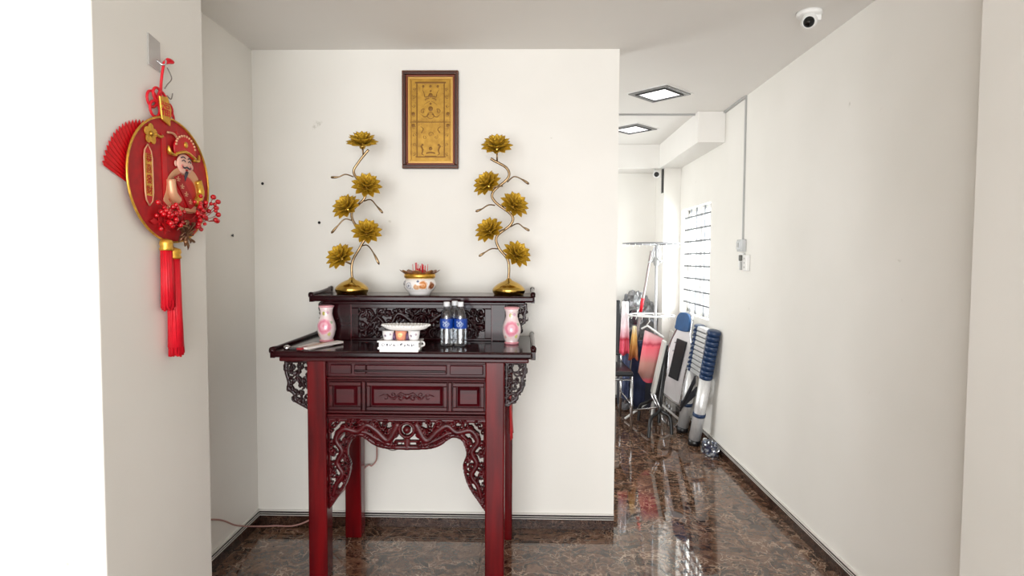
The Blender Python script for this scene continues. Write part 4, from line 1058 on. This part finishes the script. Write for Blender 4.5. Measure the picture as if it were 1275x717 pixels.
# berries and gilt sprig
r4 = random.Random(21)
bs = MB()
for (cu, cv, n, su, sv) in ((2.03, 1.665, 34, .075, .042), (2.235, 1.680, 34, .075, .060)):
    for k in range(n):
        u = cu + r4.gauss(0, su * .5); v = cv + r4.gauss(0, sv * .5)
        if math.hypot(u - cu, (v - cv) * 1.3) > .105: continue
        dpt = .030 + r4.uniform(0, .03)
        MB().ball(HP(u, v, dpt), r4.uniform(.0065, .0095), 10, 7).build('berry', M['red_bead'], H)
for (u, v) in ((2.33, 1.715), (2.345, 1.690), (2.325, 1.668), (2.345, 1.740), (2.31, 1.755), (2.335, 1.665)):
    MB().ball(HP(u, v, .045), 0.010, 10, 7, (1, 1.3, 1)).build('berry', M['red_bead'], H)
    bs.tube([HP(2.23, 1.67, .035), HP((2.23 + u) / 2, (1.67 + v) / 2 - .008, .042), HP(u, v, .045)], .0014, 5)
for k in range(26):
    u = 2.05 + r4.uniform(-.08, .26); v = 1.665 + r4.uniform(-.05, .06)
    bs.tube([HP(2.12, 1.63, .03), HP((2.12 + u) / 2, (1.63 + v) / 2, .04), HP(u, v, .035)], .0013, 5)
bs.build('berry_stems', M['red_velvet'], H, kind='stuff')
for k in range(9):     # dark red leaves under the berries
    u = 1.97 + .03 * k; v = 1.64 + .018 * math.sin(k * 2.1); a = k * 1.3
    MB().prism([(u + .028 * math.cos(a) * q + .010 * math.sin(a) * s, v + .028 * math.sin(a) * q - .010 * math.cos(a) * s) for q, s in ((-1, 0), (-.2, 1), (1, 0), (-.2, -1))], HP, .024, .027).build('leaf', M['red'], H)
gs = MB()
for k in range(16):
    a = 2 * math.pi * k / 16; rr = .018 + .022 * ((k * 7) % 5) / 4
    c = (2.118 + rr * math.cos(a) * 1.25, 1.602 + rr * math.sin(a) * 1.1)
    pts = [HP(2.118 + .006 * math.cos(a), 1.602 + .006 * math.sin(a), .040), HP(c[0], c[1] + .006, .052), HP(c[0] + .014 * math.cos(a + .8), c[1] + .014 * math.sin(a + .8), .044)]
    MB().tube(bez(pts, 4), [.003, .006, .008, .009, .009, .008, .006, .004, .001], 6, flat=.35).build('gilt_petal', mat('antique_gilt', srgb(150, 112, 78), 0.3, 0.6, c2=srgb(92, 56, 44), scale=60), H)
# tassels
for (u, top, bot, wd) in ((2.022, 1.545, 1.345, .022), (2.062, 1.517, 1.180, .026)):
    tq = MB().lathe([(0, 0.0), (wd * .95, 0.0), (wd, .006), (wd * .85, .014), (wd, .022), (wd * .9, .034), (0.004, .040), (0, .041)], HP(u, top, .030), 16).build('tassel', M['gold_foil'], H, label='red silk tassel with gold cap')
    th = MB()
    n_ = 60
    th.lathe([(0, bot + .03 - top), (wd * 1.0, bot + .03 - top), (wd * .85, (bot - top) / 2), (wd * .75, 0.0), (0, 0.0)], HP(u + .004, top, .030), 16)
    for k in range(n_):
        a = 2 * math.pi * k * 0.618; r = wd * .8 * math.sqrt(k / n_)
        x, y = r * math.cos(a), r * math.sin(a)
        x *= .8
        b_ = bot + r4.uniform(-.006, .010)
        th.tube([HP(u + y, top + .004, .030 + x), HP(u + y * 1.1 + .002, (top + b_) / 2, .030 + x * 1.1), HP(u + y * 1.35 + .008 * (top - b_) / .3, b_, .030 + x * 1.3)], .0038, 5)
    th.build('tassel_threads', M['red_silk'], tq, kind='stuff')
    MB().tube([HP(u, top + .038, .030), HP((u + 2.05) / 2, 1.580, .030)], .002, 6).build('tassel_cord', M['gold_foil'], tq)

# ------------------------------------------------------------------ ceiling fittings
def ceiling_light(cx, cy, label):
    L = thing('ceiling_light', label, 'ceiling light', (cx, cy, CZ), 'recessed square ceiling lights', math.radians(45))
    h = 0.155
    def sq(a, b, z0, z1):
        m = MB(); m.box(-a, a, -a, -b, z0, z1).box(-a, a, b, a, z0, z1).box(-a, -b, -b, b, z0, z1).box(b, a, -b, b, z0, z1); return m
    sq(h + .008, h - .004, -.004, 0).build('white_rim', M['white_p'], L, world=False)
    sq(h - .004, h - .038, -.010, 0).build('grey_bezel', M['light_grey'], L, world=False)
    sq(h - .038, h - .046, -.016, 0).build('black_edge', M['black_p'], L, world=False)
    MB().box(-h + .046, h - .046, -h + .046, h - .046, -.008, 0).build('diffuser', M['lamp'], L, world=False)
    MB().tube([(0.072 * math.cos(2 * math.pi * k / 32), 0.072 * math.sin(2 * math.pi * k / 32), -.008) for k in range(32)], .002, 6, closed=True).build('lens_ring', M['grey_p'], L, world=False)
    return L
ceiling_light(0.917, 4.222, 'square recessed ceiling light before the conduit line in the corridor')
ceiling_light(0.930, 5.335, 'square recessed ceiling light behind the conduit line, cut by the wall edge')

cd = thing('cable_trunking', 'thin grey cable trunking across the corridor ceiling and down the wall', 'trunking', (RX, 4.34, CZ))
MB().box(BX1 - .8, RX - .016, 4.80, 4.82, CZ - .012, CZ).build('ceiling_run', M['grey_p'], cd)
MB().box(RX - .016, RX, 4.335, 4.82, CZ - .016, CZ).build('corner_run', M['grey_p'], cd)
MB().box(RX - .010, RX, 4.272, 4.286, 1.668, CZ - .018).box(RX - .012, RX, 4.272, 4.34, CZ - .016, CZ).build('wall_run', M['grey_p'], cd)
bx = thing('breaker_box', 'grey clear-lidded breaker box on the corridor wall under the trunking', 'breaker box', (RX, 4.27, 1.62))
MB().box(RX - .035, RX, 4.225, 4.315, 1.585, 1.668).build('case', mat('clear_grey_case', srgb(190, 192, 192), 0.2), bx, bevel=0.004)
MB().box(RX - .042, RX - .035, 4.235, 4.305, 1.600, 1.655).build('lid', mat('smoky_lid', srgb(206, 208, 210), 0.1), bx, bevel=0.002)
MB().box(RX - .046, RX - .042, 4.255, 4.285, 1.612, 1.645).build('switch', M['grey_p'], bx)
sk = thing('wall_socket', 'white double socket block with a plugged adapter below the breaker box', 'socket', (RX, 4.22, 1.5))
MB().box(RX - .022, RX, 4.240, 4.318, 1.475, 1.575).build('socket_plate', M['white_p'], sk, bevel=0.004)
MB().box(RX - .026, RX, 4.145, 4.225, 1.450, 1.560).build('socket_plate', M['white_p'], sk, bevel=0.004)
for z in (1.475, 1.505, 1.535):
    MB().box(RX - .0275, RX - .025, 4.178, 4.192, z - .006, z + .006).build('socket_hole', M['grey_p'], sk)
MB().box(RX - .045, RX - .022, 4.226, 4.248, 1.518, 1.560).build('plug', mat('dark_grey_plug', srgb(98, 98, 92), 0.5), sk, bevel=0.006)
MB().box(RX - .040, RX - .0, 4.224, 4.238, 1.455, 1.515).build('adapter', M['grey_p'], sk, bevel=0.003)

cc = thing('security_camera', 'white dome security camera with round black lens on the near ceiling', 'camera', (1.305, 2.865, CZ))
MB().lathe([(0, 0), (0.056, 0), (0.056, -0.012), (0.050, -0.020), (0, -0.020)], (1.305, 2.865, CZ), 32).build('base', M['white_p'], cc)
MB().box(1.318, 1.352, 2.84, 2.90, CZ - .045, CZ - .004).build('side_arm', M['white_p'], cc, bevel=0.006)
ld = (Vector((0.15, 0, 1.55)) - Vector((1.29, 2.83, CZ - .045))).normalized()
MB().ball((1.298, 2.85, CZ - .048), 0.036, 24, 16).build('ball_housing', M['white_p'], cc)
q = ld.to_track_quat('Z', 'Y').to_matrix()
MB().lathe([(0.027, 0.018), (0.030, 0.030), (0.027, 0.036), (0.024, 0.036), (0.024, 0.026)], (1.294, 2.846, CZ - .052), 28, rot=q).build('lens_collar', M['white_p'], cc)
MB().lathe([(0, 0.026), (0.024, 0.026), (0.023, 0.034), (0, 0.037)], (1.294, 2.846, CZ - .052), 28, rot=q).build('lens', mat('black_lens', srgb(8, 8, 9), 0.08), cc)
c2 = thing('corner_camera', 'small white bullet camera under the cross beam at the corridor end', 'camera', (1.285, 6.02, 2.36))
MB().cyl((1.285, 6.09, 2.43), (1.285, 6.02, 2.37), 0.012, 10).build('bracket', M['white_p'], c2)
MB().cyl((1.31, 6.08, 2.375), (1.272, 5.93, 2.355), 0.036, 18).build('housing', M['white_p'], c2)
MB().cyl((1.273, 5.934, 2.355), (1.271, 5.926, 2.354), 0.024, 16).build('lens', M['black_p'], c2)
tag(MB().box(1.356, 1.369, 6.05, 6.10, 2.19, 2.425).build('cable_bundle', M['black_p'], None), 'dark strip of cable on the column below the corner camera', 'cable')

# ------------------------------------------------------------------ corridor clutter
# black chair
CH = thing('black_chair', 'black vinyl chair with chrome legs half hidden by the wall edge', 'chair', (0.72, 5.55, 0))
MB().box(0.47, 0.958, 5.27, 5.80, 0.495, 0.540).build('seat', M['black_leather'], CH, bevel=0.018)
MB().hexa([(0.50, 5.80, 0.60), (0.930, 5.80, 0.60), (0.930, 5.835, 0.60), (0.50, 5.835, 0.60)], [(0.50, 5.86, 1.13), (0.930, 5.86, 1.13), (0.930, 5.895, 1.13), (0.50, 5.895, 1.13)]).build('backrest', M['black_leather'], CH, bevel=0.012)
for x, y, yb in ((0.945, 5.285, 5.275), (0.485, 5.285, 5.275), (0.935, 5.79, 5.84), (0.485, 5.79, 5.84)):
    MB().tube([(x, y, 0.495), (x, yb, 0.0)], 0.0135, 10).build('leg', M['chrome'], CH)
for x in (0.935, 0.495):
    MB().tube([(x, 5.79, 0.49), (x, 5.815, 0.65)], 0.011, 8).build('back_support', M['chrome'], CH)
MB().tube([(0.945, 5.285, 0.25), (0.935, 5.81, 0.25)], 0.008, 8).build('stretcher', M['chrome'], CH)
MB().tube([(0.485, 5.285, 0.25), (0.485, 5.81, 0.25)], 0.008, 8).build('stretcher', M['chrome'], CH)
MB().tube([(0.485, 5.285, 0.465), (0.945, 5.285, 0.465)], 0.010, 8).build('front_rail', M['chrome'], CH)

def grad_mat(name, stops, axis=2, lo=0.0, hi=1.0, rough=0.45, extra=0.0):
    """printed film: bands of its own colour along one axis of the object"""
    m = bpy.data.materials.new(name); t, n, l = nt(m); b = n['Principled BSDF']; setp(b, Roughness=rough)
    tc = n.new('ShaderNodeTexCoord'); sp = n.new('ShaderNodeSeparateXYZ'); l.new(tc.outputs['Generated'], sp.inputs[0])
    nz = n.new('ShaderNodeTexNoise'); nz.inputs['Scale'].default_value = 6; l.new(tc.outputs['Generated'], nz.inputs['Vector'])
    ma = n.new('ShaderNodeMath'); ma.operation = 'MULTIPLY_ADD'; l.new(nz.outputs[0], ma.inputs[0]); ma.inputs[1].default_value = extra; l.new(sp.outputs[axis], ma.inputs[2])
    rp = n.new('ShaderNodeValToRGB'); e = rp.color_ramp.elements
    e[0].position, e[0].color = stops[0]; e[1].position, e[1].color = stops[-1]
    for p, c in stops[1:-1]:
        k = e.new(p); k.color = c
    l.new(ma.outputs[0], rp.inputs[0]); l.new(rp.outputs[0], b.inputs['Base Color'])
    return m
def hanging_cloth(name, x0, x1, y, z0, z1, m, seed, label, cat, fold=0.025, slope=0.0, taper=0.0, dep=0.0):
    vs = []; fs = []; nx, nz_ = 14, 12
    for side in (0, 1):
        for j in range(nz_ + 1):
            t = j / nz_
            for i in range(nx + 1):
                q = i / nx
                wv = fold * (0.3 + 0.7 * t) * noise.noise(Vector((q * 3.5 + seed, t * 1.4, seed)))
                xa, xb = x0 + taper * (1 - t), x1 - taper * (1 - t)
                vs.append((xa + (xb - xa) * q + slope * t + 0.4 * wv, y + wv * 1.5 + side * (0.006 + dep * math.sin(math.pi * q)), z1 + (z0 - z1) * t + 0.012 * math.sin(q * 7 + seed) * t))
    W_ = (nx + 1); S_ = W_ * (nz_ + 1)
    for j in range(nz_):
        for i in range(nx):
            a = j * W_ + i
            fs.append((a, a + 1, a + W_ + 1, a + W_)); fs.append((S_ + a, S_ + a + W_, S_ + a + W_ + 1, S_ + a + 1))
    for j in range(nz_):
        a = j * W_; fs.append((a, a + W_, S_ + a + W_, S_ + a)); a = j * W_ + nx; fs.append((a, S_ + a, S_ + a + W_, a + W_))
    for i in range(nx):
        a = i; fs.append((a, S_ + a, S_ + a + 1, a + 1)); a = nz_ * W_ + i; fs.append((a, a + 1, S_ + a + 1, S_ + a))
    mb = MB(); mb.add(vs, fs, True)
    return tag(mb.build(name, m, None), label, cat)
hanging_cloth('pink_bag', 0.905, 1.005, 5.745, 0.62, 1.125, grad_mat('pink_white_bag', [(0.0, srgb(196, 24, 60)), (0.12, srgb(236, 90, 116)), (0.30, srgb(236, 110, 132)), (0.34, srgb(206, 40, 70)), (0.40, srgb(240, 176, 190)), (0.6, srgb(246, 226, 232)), (1.0, srgb(244, 240, 242))], extra=0.08), 2.0, 'pink and white plastic bag hung over the chair back', 'bag', 0.03, 0.0, 0.02, 0.03)
hanging_cloth('orange_bag', 0.985, 1.080, 5.655, 0.585, 0.90, grad_mat('orange_bag_film', [(0.0, srgb(196, 70, 60)), (0.2, srgb(150, 84, 40)), (0.5, srgb(206, 140, 70)), (0.8, srgb(240, 200, 120)), (1.0, srgb(240, 226, 190))], extra=0.15), 4.0, 'orange and cream bag hanging beside the pink bag', 'bag', 0.03, -0.01, 0.03, 0.03)

# round drying rack
RK = thing('drying_rack', 'white round two-tier clothes drying rack on a tripod pole', 'rack', (1.225, 5.66, 0))
rx, ry = 1.225, 5.66
MB().tube([(rx, ry, 0.05), (rx, ry, 1.67)], 0.0125, 12).build('pole', M['rack'], RK)
def tier(z, cx, r, m, n_clip):
    rg = MB().tube([(cx + r * math.cos(2 * math.pi * k / 40), ry + r * math.sin(2 * math.pi * k / 40), z) for k in range(40)], 0.0065, 8, closed=True).build('ring', m, RK)
    for k in range(6):
        a = 2 * math.pi * k / 6 + 0.3
        MB().tube([(rx, ry, z - 0.012), (cx + r * math.cos(a), ry + r * math.sin(a), z)], 0.005, 6).build('spoke', m, rg)
    for k in range(n_clip):
        a = 2 * math.pi * k / n_clip
        x, y = cx + r * math.cos(a), ry + r * math.sin(a)
        MB().tube([(x, y, z + 0.006), (x, y, z - 0.016), (x + 0.008 * math.cos(a), y + 0.008 * math.sin(a), z - 0.030)], 0.0032, 5).build('hook', M['white_p'], rg)
    return rg
tier(1.675, rx - 0.04, 0.272, M['grey_d'], 24)
tier(1.005, rx - 0.035, 0.205, M['white_p'], 20)
MB().tube([(rx - 0.035 + 0.13 * math.cos(2 * math.pi * k / 32), ry + 0.13 * math.sin(2 * math.pi * k / 32), 1.005) for k in range(32)], 0.005, 6, closed=True).build('ring', M['white_p'], RK)
hb = MB().lathe([(0.02, 1.47), (0.028, 1.49), (0.028, 1.53), (0.02, 1.55)], (rx, ry, 0), 16).build('hub', M['grey_p'], RK)
for k in range(4):
    a = k * R90 + 0.3
    MB().tube(bez([(rx + .02 * math.cos(a), ry + .02 * math.sin(a), 1.64), (rx + .05 * math.cos(a), ry + .05 * math.sin(a), 1.58), (rx + .035 * math.cos(a), ry + .035 * math.sin(a), 1.53), (rx + .085 * math.cos(a), ry + .085 * math.sin(a), 1.50)], 5), 0.0065, 6).build('hub_arm', M['rack'], RK)
for a in (3.05, 4.4, 5.9, 1.5):
    MB().tube([(rx, ry, 0.22), (rx + .27 * math.cos(a), ry + .27 * math.sin(a), 0.012)], 0.011, 8).build('leg', M['white_p'], RK)
MB().lathe([(0.018, 0.16), (0.026, 0.18), (0.026, 0.24), (0.018, 0.26)], (rx, ry, 0), 14).build('leg_collar', M['grey_p'], RK)

# mop handle leaning at the far wall
mp_ = thing('mop', 'grey mop handle with red grip leaning behind the drying rack', 'mop', (1.1, 5.95, 0))
MB().tube([(1.005, 6.03, 0.03), (1.206, 5.80, 1.61)], 0.012, 8).build('handle', mat('grey_handle', srgb(150, 138, 136), 0.4), mp_)
MB().tube([(1.129, 5.888, 1.015), (1.1465, 5.868, 1.15)], 0.0155, 10).build('grip', M['red_silk'], mp_)
crumple(MB(), (1.005, 6.03, 0.05), 0.05, (1.2, 1.0, 0.7), 9, 0.3, 4, squash=0.0).build('mop_head', mat('grey_mop_fibre', srgb(120, 118, 120), 0.9), mp_)

# garments and bags at the rack
hanging_cloth('navy_trousers', 1.035, 1.185, 5.80, 0.10, 0.74, mat('navy_cloth', srgb(34, 44, 78), 0.8, c2=srgb(20, 26, 50), scale=9), 6.0, 'dark navy cloth hanging low behind the rack pole', 'clothes', 0.05, -0.02, 0.01, 0.05)
hanging_cloth('blue_jeans', 0.955, 1.025, 5.85, 0.16, 0.62, mat('pale_denim', srgb(120, 132, 168), 0.8, c2=srgb(70, 80, 116), scale=12), 7.5, 'pale blue cloth hanging between the chair and the navy cloth', 'clothes', 0.04, 0.0, 0.0, 0.03)
gb = thing('plastic_wrapped_clothes', 'grey clear plastic bag of dark clothes heaped behind the lower rack ring', 'bag', (1.16, 6.17, 0))
crumple(MB(), (1.165, 6.25, 0.86), 0.20, (0.95, 0.42, 1.65), 3, 0.28, 2.2, 30, 24).build('film', M['cling_grey'], gb)
crumple(MB(), (1.16, 6.26, 0.78), 0.17, (0.9, 0.38, 1.6), 5, 0.30, 2.5, 26, 20).build('clothes', mat('grey_dark_cloth', srgb(96, 102, 118), 0.9, c2=srgb(34, 36, 46), scale=14), gb)
MB().box(0.98, 1.32, 6.10, 6.36, 0.0, 0.52).build('carton', mat('dark_carton', srgb(52, 52, 62), 0.8), gb, bevel=0.01)

# pink printed garment bag on a white hanger
hg = thing('garment_bag', 'pink printed garment bag on a white hanger under the lower rack ring', 'bag', (1.17, 5.42, 0))
def GB(u, v, d): return (1.105 + u * 0.93 + d * 0.35, 5.47 - u * 0.36 + d * 0.93, v)
MB().tube([GB(0.0, 0.930, 0), GB(0.02, 0.955, 0), GB(0.03, 0.975, 0)], 0.004, 6).build('hanger_hook', M['white_p'], hg)
MB().tube([GB(-0.045, 0.895, 0), GB(0.01, 0.925, 0), GB(0.155, 0.825, 0)], 0.009, 8).build('hanger', M['white_p'], hg)
vs = []; fs = []
for side in (0, 1):
    for j in range(13):
        t = j / 12
        for i in range(11):
            q = i / 10
            ua = -0.015 - 0.055 * t; ub = 0.150 - 0.085 * t
            va = 0.885 - 0.39 * t; vb = 0.815 - 0.40 * t
            fd = 0.010 * noise.noise(Vector((q * 4, t * 2, 3)))
            vs.append(GB(ua + (ub - ua) * q, va + (vb - va) * q - 0.04 * math.sin(q * 3.1) * t, fd + (0.022 * math.sin(math.pi * q) + 0.003) * (1 if side else -1)))
for j in range(12):
    for i in range(10):
        a = j * 11 + i; fs.append((a, a + 1, a + 12, a + 11)); fs.append((143 + a, 143 + a + 11, 143 + a + 12, 143 + a + 1))
gm = MB(); gm.add(vs, fs, True)
gm.build('pink_film', grad_mat('pink_printed_film', [(0.0, srgb(214, 60, 84)), (0.07, srgb(205, 70, 90)), (0.14, srgb(150, 104, 96)), (0.4, srgb(186, 128, 116)), (0.56, srgb(226, 110, 120)), (0.72, srgb(236, 96, 112)), (0.77, srgb(190, 52, 74)), (0.82, srgb(232, 130, 142)), (1.0, srgb(226, 190, 192))], extra=0.06), hg)

# folding table with black legs
ft = thing('folding_table', 'folded table with pale edge, black underside and black curved feet', 'table', (1.17, 5.25, 0))
def slab4(a, b, dvec, th):
    """board between bottom point a and top point b, extruded along dvec, thickness th along +X"""
    a, b, d = Vector(a), Vector(b), Vector(dvec); n = Vector((th, 0, 0))
    return MB().hexa([a, a + n, a + n + d, a + d], [b, b + n, b + n + d, b + d])
slab4((1.118, 5.235, 0.345), (1.215, 5.235, 0.810), (0.01, 0.14, 0), 0.024).build('tabletop', mat('pale_laminate', srgb(206, 206, 200), 0.4), ft, bevel=0.004)
slab4((1.148, 5.25, 0.36), (1.240, 5.25, 0.78), (0.01, 0.12, 0), 0.018).build('underside_frame', M['black_p'], ft, bevel=0.003)
for pts in ([(1.24, 5.28, 0.72), (1.18, 5.24, 0.30), (1.17, 5.18, 0.22), (1.085, 5.11, 0.17), (1.060, 5.075, 0.06), (1.058, 5.065, 0.015)], [(1.255, 5.30, 0.72), (1.20, 5.26, 0.30), (1.185, 5.20, 0.22), (1.255, 5.18, 0.17), (1.272, 5.17, 0.06), (1.272, 5.165, 0.015)],
            [(1.222, 5.36, 0.62), (1.19, 5.40, 0.32), (1.15, 5.52, 0.22), (1.090, 5.61, 0.16), (1.075, 5.62, 0.05), (1.075, 5.62, 0.015)], [(1.228, 5.36, 0.62), (1.20, 5.40, 0.30), (1.205, 5.48, 0.2), (1.245, 5.55, 0.12), (1.25, 5.55, 0.05), (1.25, 5.55, 0.015)]):
    MB().tube(bez(pts, 6), 0.0155, 10).build('leg', M['black_p'], ft)
for a, b in (((1.13, 5.22, 0.36), (1.20, 5.19, 0.18)), ((1.105, 5.23, 0.36), (1.180, 5.20, 0.19)), ((0.985, 5.50, 0.14), (1.165, 5.22, 0.24))):
    MB().tube([a, b], 0.008, 8).build('brace', M['chrome'], ft)

# white board behind
wbd = thing('white_panel', 'tall pale folding panel with steel legs behind the folded table', 'panel', (1.42, 5.85, 0))
MB().hexa([(1.400, 5.72, 0.12), (1.425, 5.72, 0.12), (1.435, 5.99, 0.12), (1.410, 5.99, 0.12)], [(1.425, 5.72, 0.83), (1.450, 5.72, 0.83), (1.460, 5.99, 0.83), (1.435, 5.99, 0.83)]).build('board', mat('off_white_board', srgb(214, 210, 204), 0.45), wbd, bevel=0.004)
for x, y in ((1.406, 5.735), (1.410, 5.85), (1.415, 5.97)):
    MB().tube([(x + .006, y, 0.16), (x, y, 0.0)], 0.008, 8).build('leg', M['chrome'], wbd)

# folded lounge chair: chrome loop, white sling, blue pillow
lc = thing('folding_lounger', 'folded chrome lounge chair with blue headrest and black pad by the window', 'chair', (1.36, 5.5, 0))
def LC(u, v, d): return (1.335 + 0.40 * u + 0.120 * v - 0.90 * d, 5.52 - 0.91 * u - 0.05 * v - 0.40 * d, v * 0.985)
loop = bez([(-0.085, 1.00), (-0.10, 0.90), (-0.165, 0.74), (-0.145, 0.50), (-0.165, 0.30), (-0.10, 0.26), (0.08, 0.22), (0.115, 0.27), (0.12, 0.50), (0.155, 0.72), (0.105, 0.88), (0.095, 1.00), (0.05, 1.055), (-0.04, 1.06)], 6, True)
MB().tube([LC(u, v, 0.0) for u, v in loop], 0.0125, 8, closed=True).build('frame', M['chrome'], lc)
MB().prism([(u * .93, 0.3 + (v - .3) * 0.985) for u, v in loop], LC, -0.012, 0.004).build('sling', M['sling'], lc)
MB().prism(bez([(-0.082, 0.905), (0.082, 0.895), (0.098, 0.95), (0.088, 1.02), (0.05, 1.058), (-0.045, 1.062), (-0.085, 1.02), (-0.092, 0.95)], 5, True), LC, 0.006, 0.035).build('headrest', M['blue_pillow'], lc, bevel=0.008)
MB().prism([(-0.095, 0.45), (0.045, 0.43), (0.085, 0.80), (-0.055, 0.82)], LC, 0.006, 0.022).build('pad', M['black_leather'], lc, bevel=0.006)
for u, v in ((-0.075, 0.70), (-0.085, 0.52), (-0.065, 0.78)): MB().ball(LC(u, v, .023), 0.008, 8, 6).build('stud', M['chrome'], lc)
lp2 = bez([(-0.15, 0.62), (-0.14, 0.35), (-0.15, 0.03), (0.08, 0.02), (0.10, 0.35), (0.11, 0.62)], 6)
MB().tube([LC(u, v, -0.03) for u, v in lp2], 0.0115, 8).build('rear_leg_frame', M['chrome'], lc)

# telescopic ladder
la = thing('telescopic_ladder', 'telescopic aluminium ladder with navy joints leaning on the corridor wall', 'ladder', (1.44, 5.18, 0))
def rail_pt(y, z): return Vector((1.400 + 0.085 * z, y - 0.22 * z, z))
yn, yf = 4.935, 5.31
for y in (yn, yf):
    st_ = MB().tube([rail_pt(y, 0.05), rail_pt(y, 0.575)], 0.048, 20).build('stile', M['alu'], la)
    MB().tube([rail_pt(y, 0.0), rail_pt(y, 0.055)], 0.050, 20).build('foot', M['black_p'], la)
    MB().tube([rail_pt(y, 0.255), rail_pt(y, 0.285)], 0.0515, 20).build('band', M['navy'], la)
    for k in range(10):
        z = 0.575 + k * 0.040
        MB().tube([rail_pt(y, z), rail_pt(y, z + 0.006), rail_pt(y, z + 0.031), rail_pt(y, z + 0.037)], [0.045, 0.052, 0.052, 0.045], 18).build('joint', M['navy'], la)
        a = rail_pt(y, z + 0.018)
        MB().ball((a.x - 0.050, a.y + (0.012 if y == yn else -0.012), a.z), 0.009, 8, 6).build('lock_button', M['grey_p'], la)
for k in range(10):
    z = 0.593 + k * 0.040
    a, b = rail_pt(yn + 0.05, z), rail_pt(yf - 0.05, z)
    MB().hexa([a + Vector((-.042, 0, -.014)), a + Vector((.03, 0, -.014)), b + Vector((.03, 0, -.014)), b + Vector((-.042, 0, -.014))],
              [a + Vector((-.034, 0, .016)), a + Vector((.03, 0, .016)), b + Vector((.03, 0, .016)), b + Vector((-.034, 0, .016))]).build('rung', M['alu'], la, bevel=0.003)
MB().hexa([rail_pt(yn, .42) + Vector((-.055, .03, 0)), rail_pt(yn, .42) + Vector((-.045, .03, 0)), rail_pt(yf, .22) + Vector((-.045, -.02, 0)), rail_pt(yf, .22) + Vector((-.055, -.02, 0))],
          [rail_pt(yn, .50) + Vector((-.055, .03, 0)), rail_pt(yn, .50) + Vector((-.045, .03, 0)), rail_pt(yf, .29) + Vector((-.045, -.02, 0)), rail_pt(yf, .29) + Vector((-.055, -.02, 0))]).build('strap', M['black_leather'], la)
MB().hexa([rail_pt(yn, .58) + Vector((-.060, .10, -.06)), rail_pt(yn, .58) + Vector((-.050, .10, -.06)), rail_pt(yf, .20) + Vector((-.050, -.03, 0)), rail_pt(yf, .20) + Vector((-.060, -.03, 0))],
          [rail_pt(yn, .58) + Vector((-.060, .10, .0)), rail_pt(yn, .58) + Vector((-.050, .10, .0)), rail_pt(yf, .26) + Vector((-.050, -.03, 0)), rail_pt(yf, .26) + Vector((-.060, -.03, 0))]).build('strap', M['black_leather'], la)

# crumpled bag on the floor
pb = thing('clear_plastic_bag', 'crumpled clear bag of blue plastic lying at the skirting by the ladder', 'bag', (1.465, 4.70, 0))
crumple(MB(), (1.462, 4.705, 0.042), 0.062, (0.85, 2.1, 0.95), 11, 0.35, 3.0, 28, 18, squash=0.001).build('film', M['cling'], pb)
crumple(MB(), (1.465, 4.70, 0.030), 0.045, (0.8, 2.0, 0.8), 13, 0.40, 3.5, 22, 14, squash=0.002).build('blue_contents', mat('blue_scraps', srgb(96, 106, 150), 0.5, c2=srgb(36, 40, 70), scale=40), pb)
MB().lathe([(0, 0), (0.016, 0), (0.017, 0.01), (0.014, 0.02), (0, 0.022)], (1.452, 4.80, 0.075), 14).build('white_lid', M['white_p'], pb)
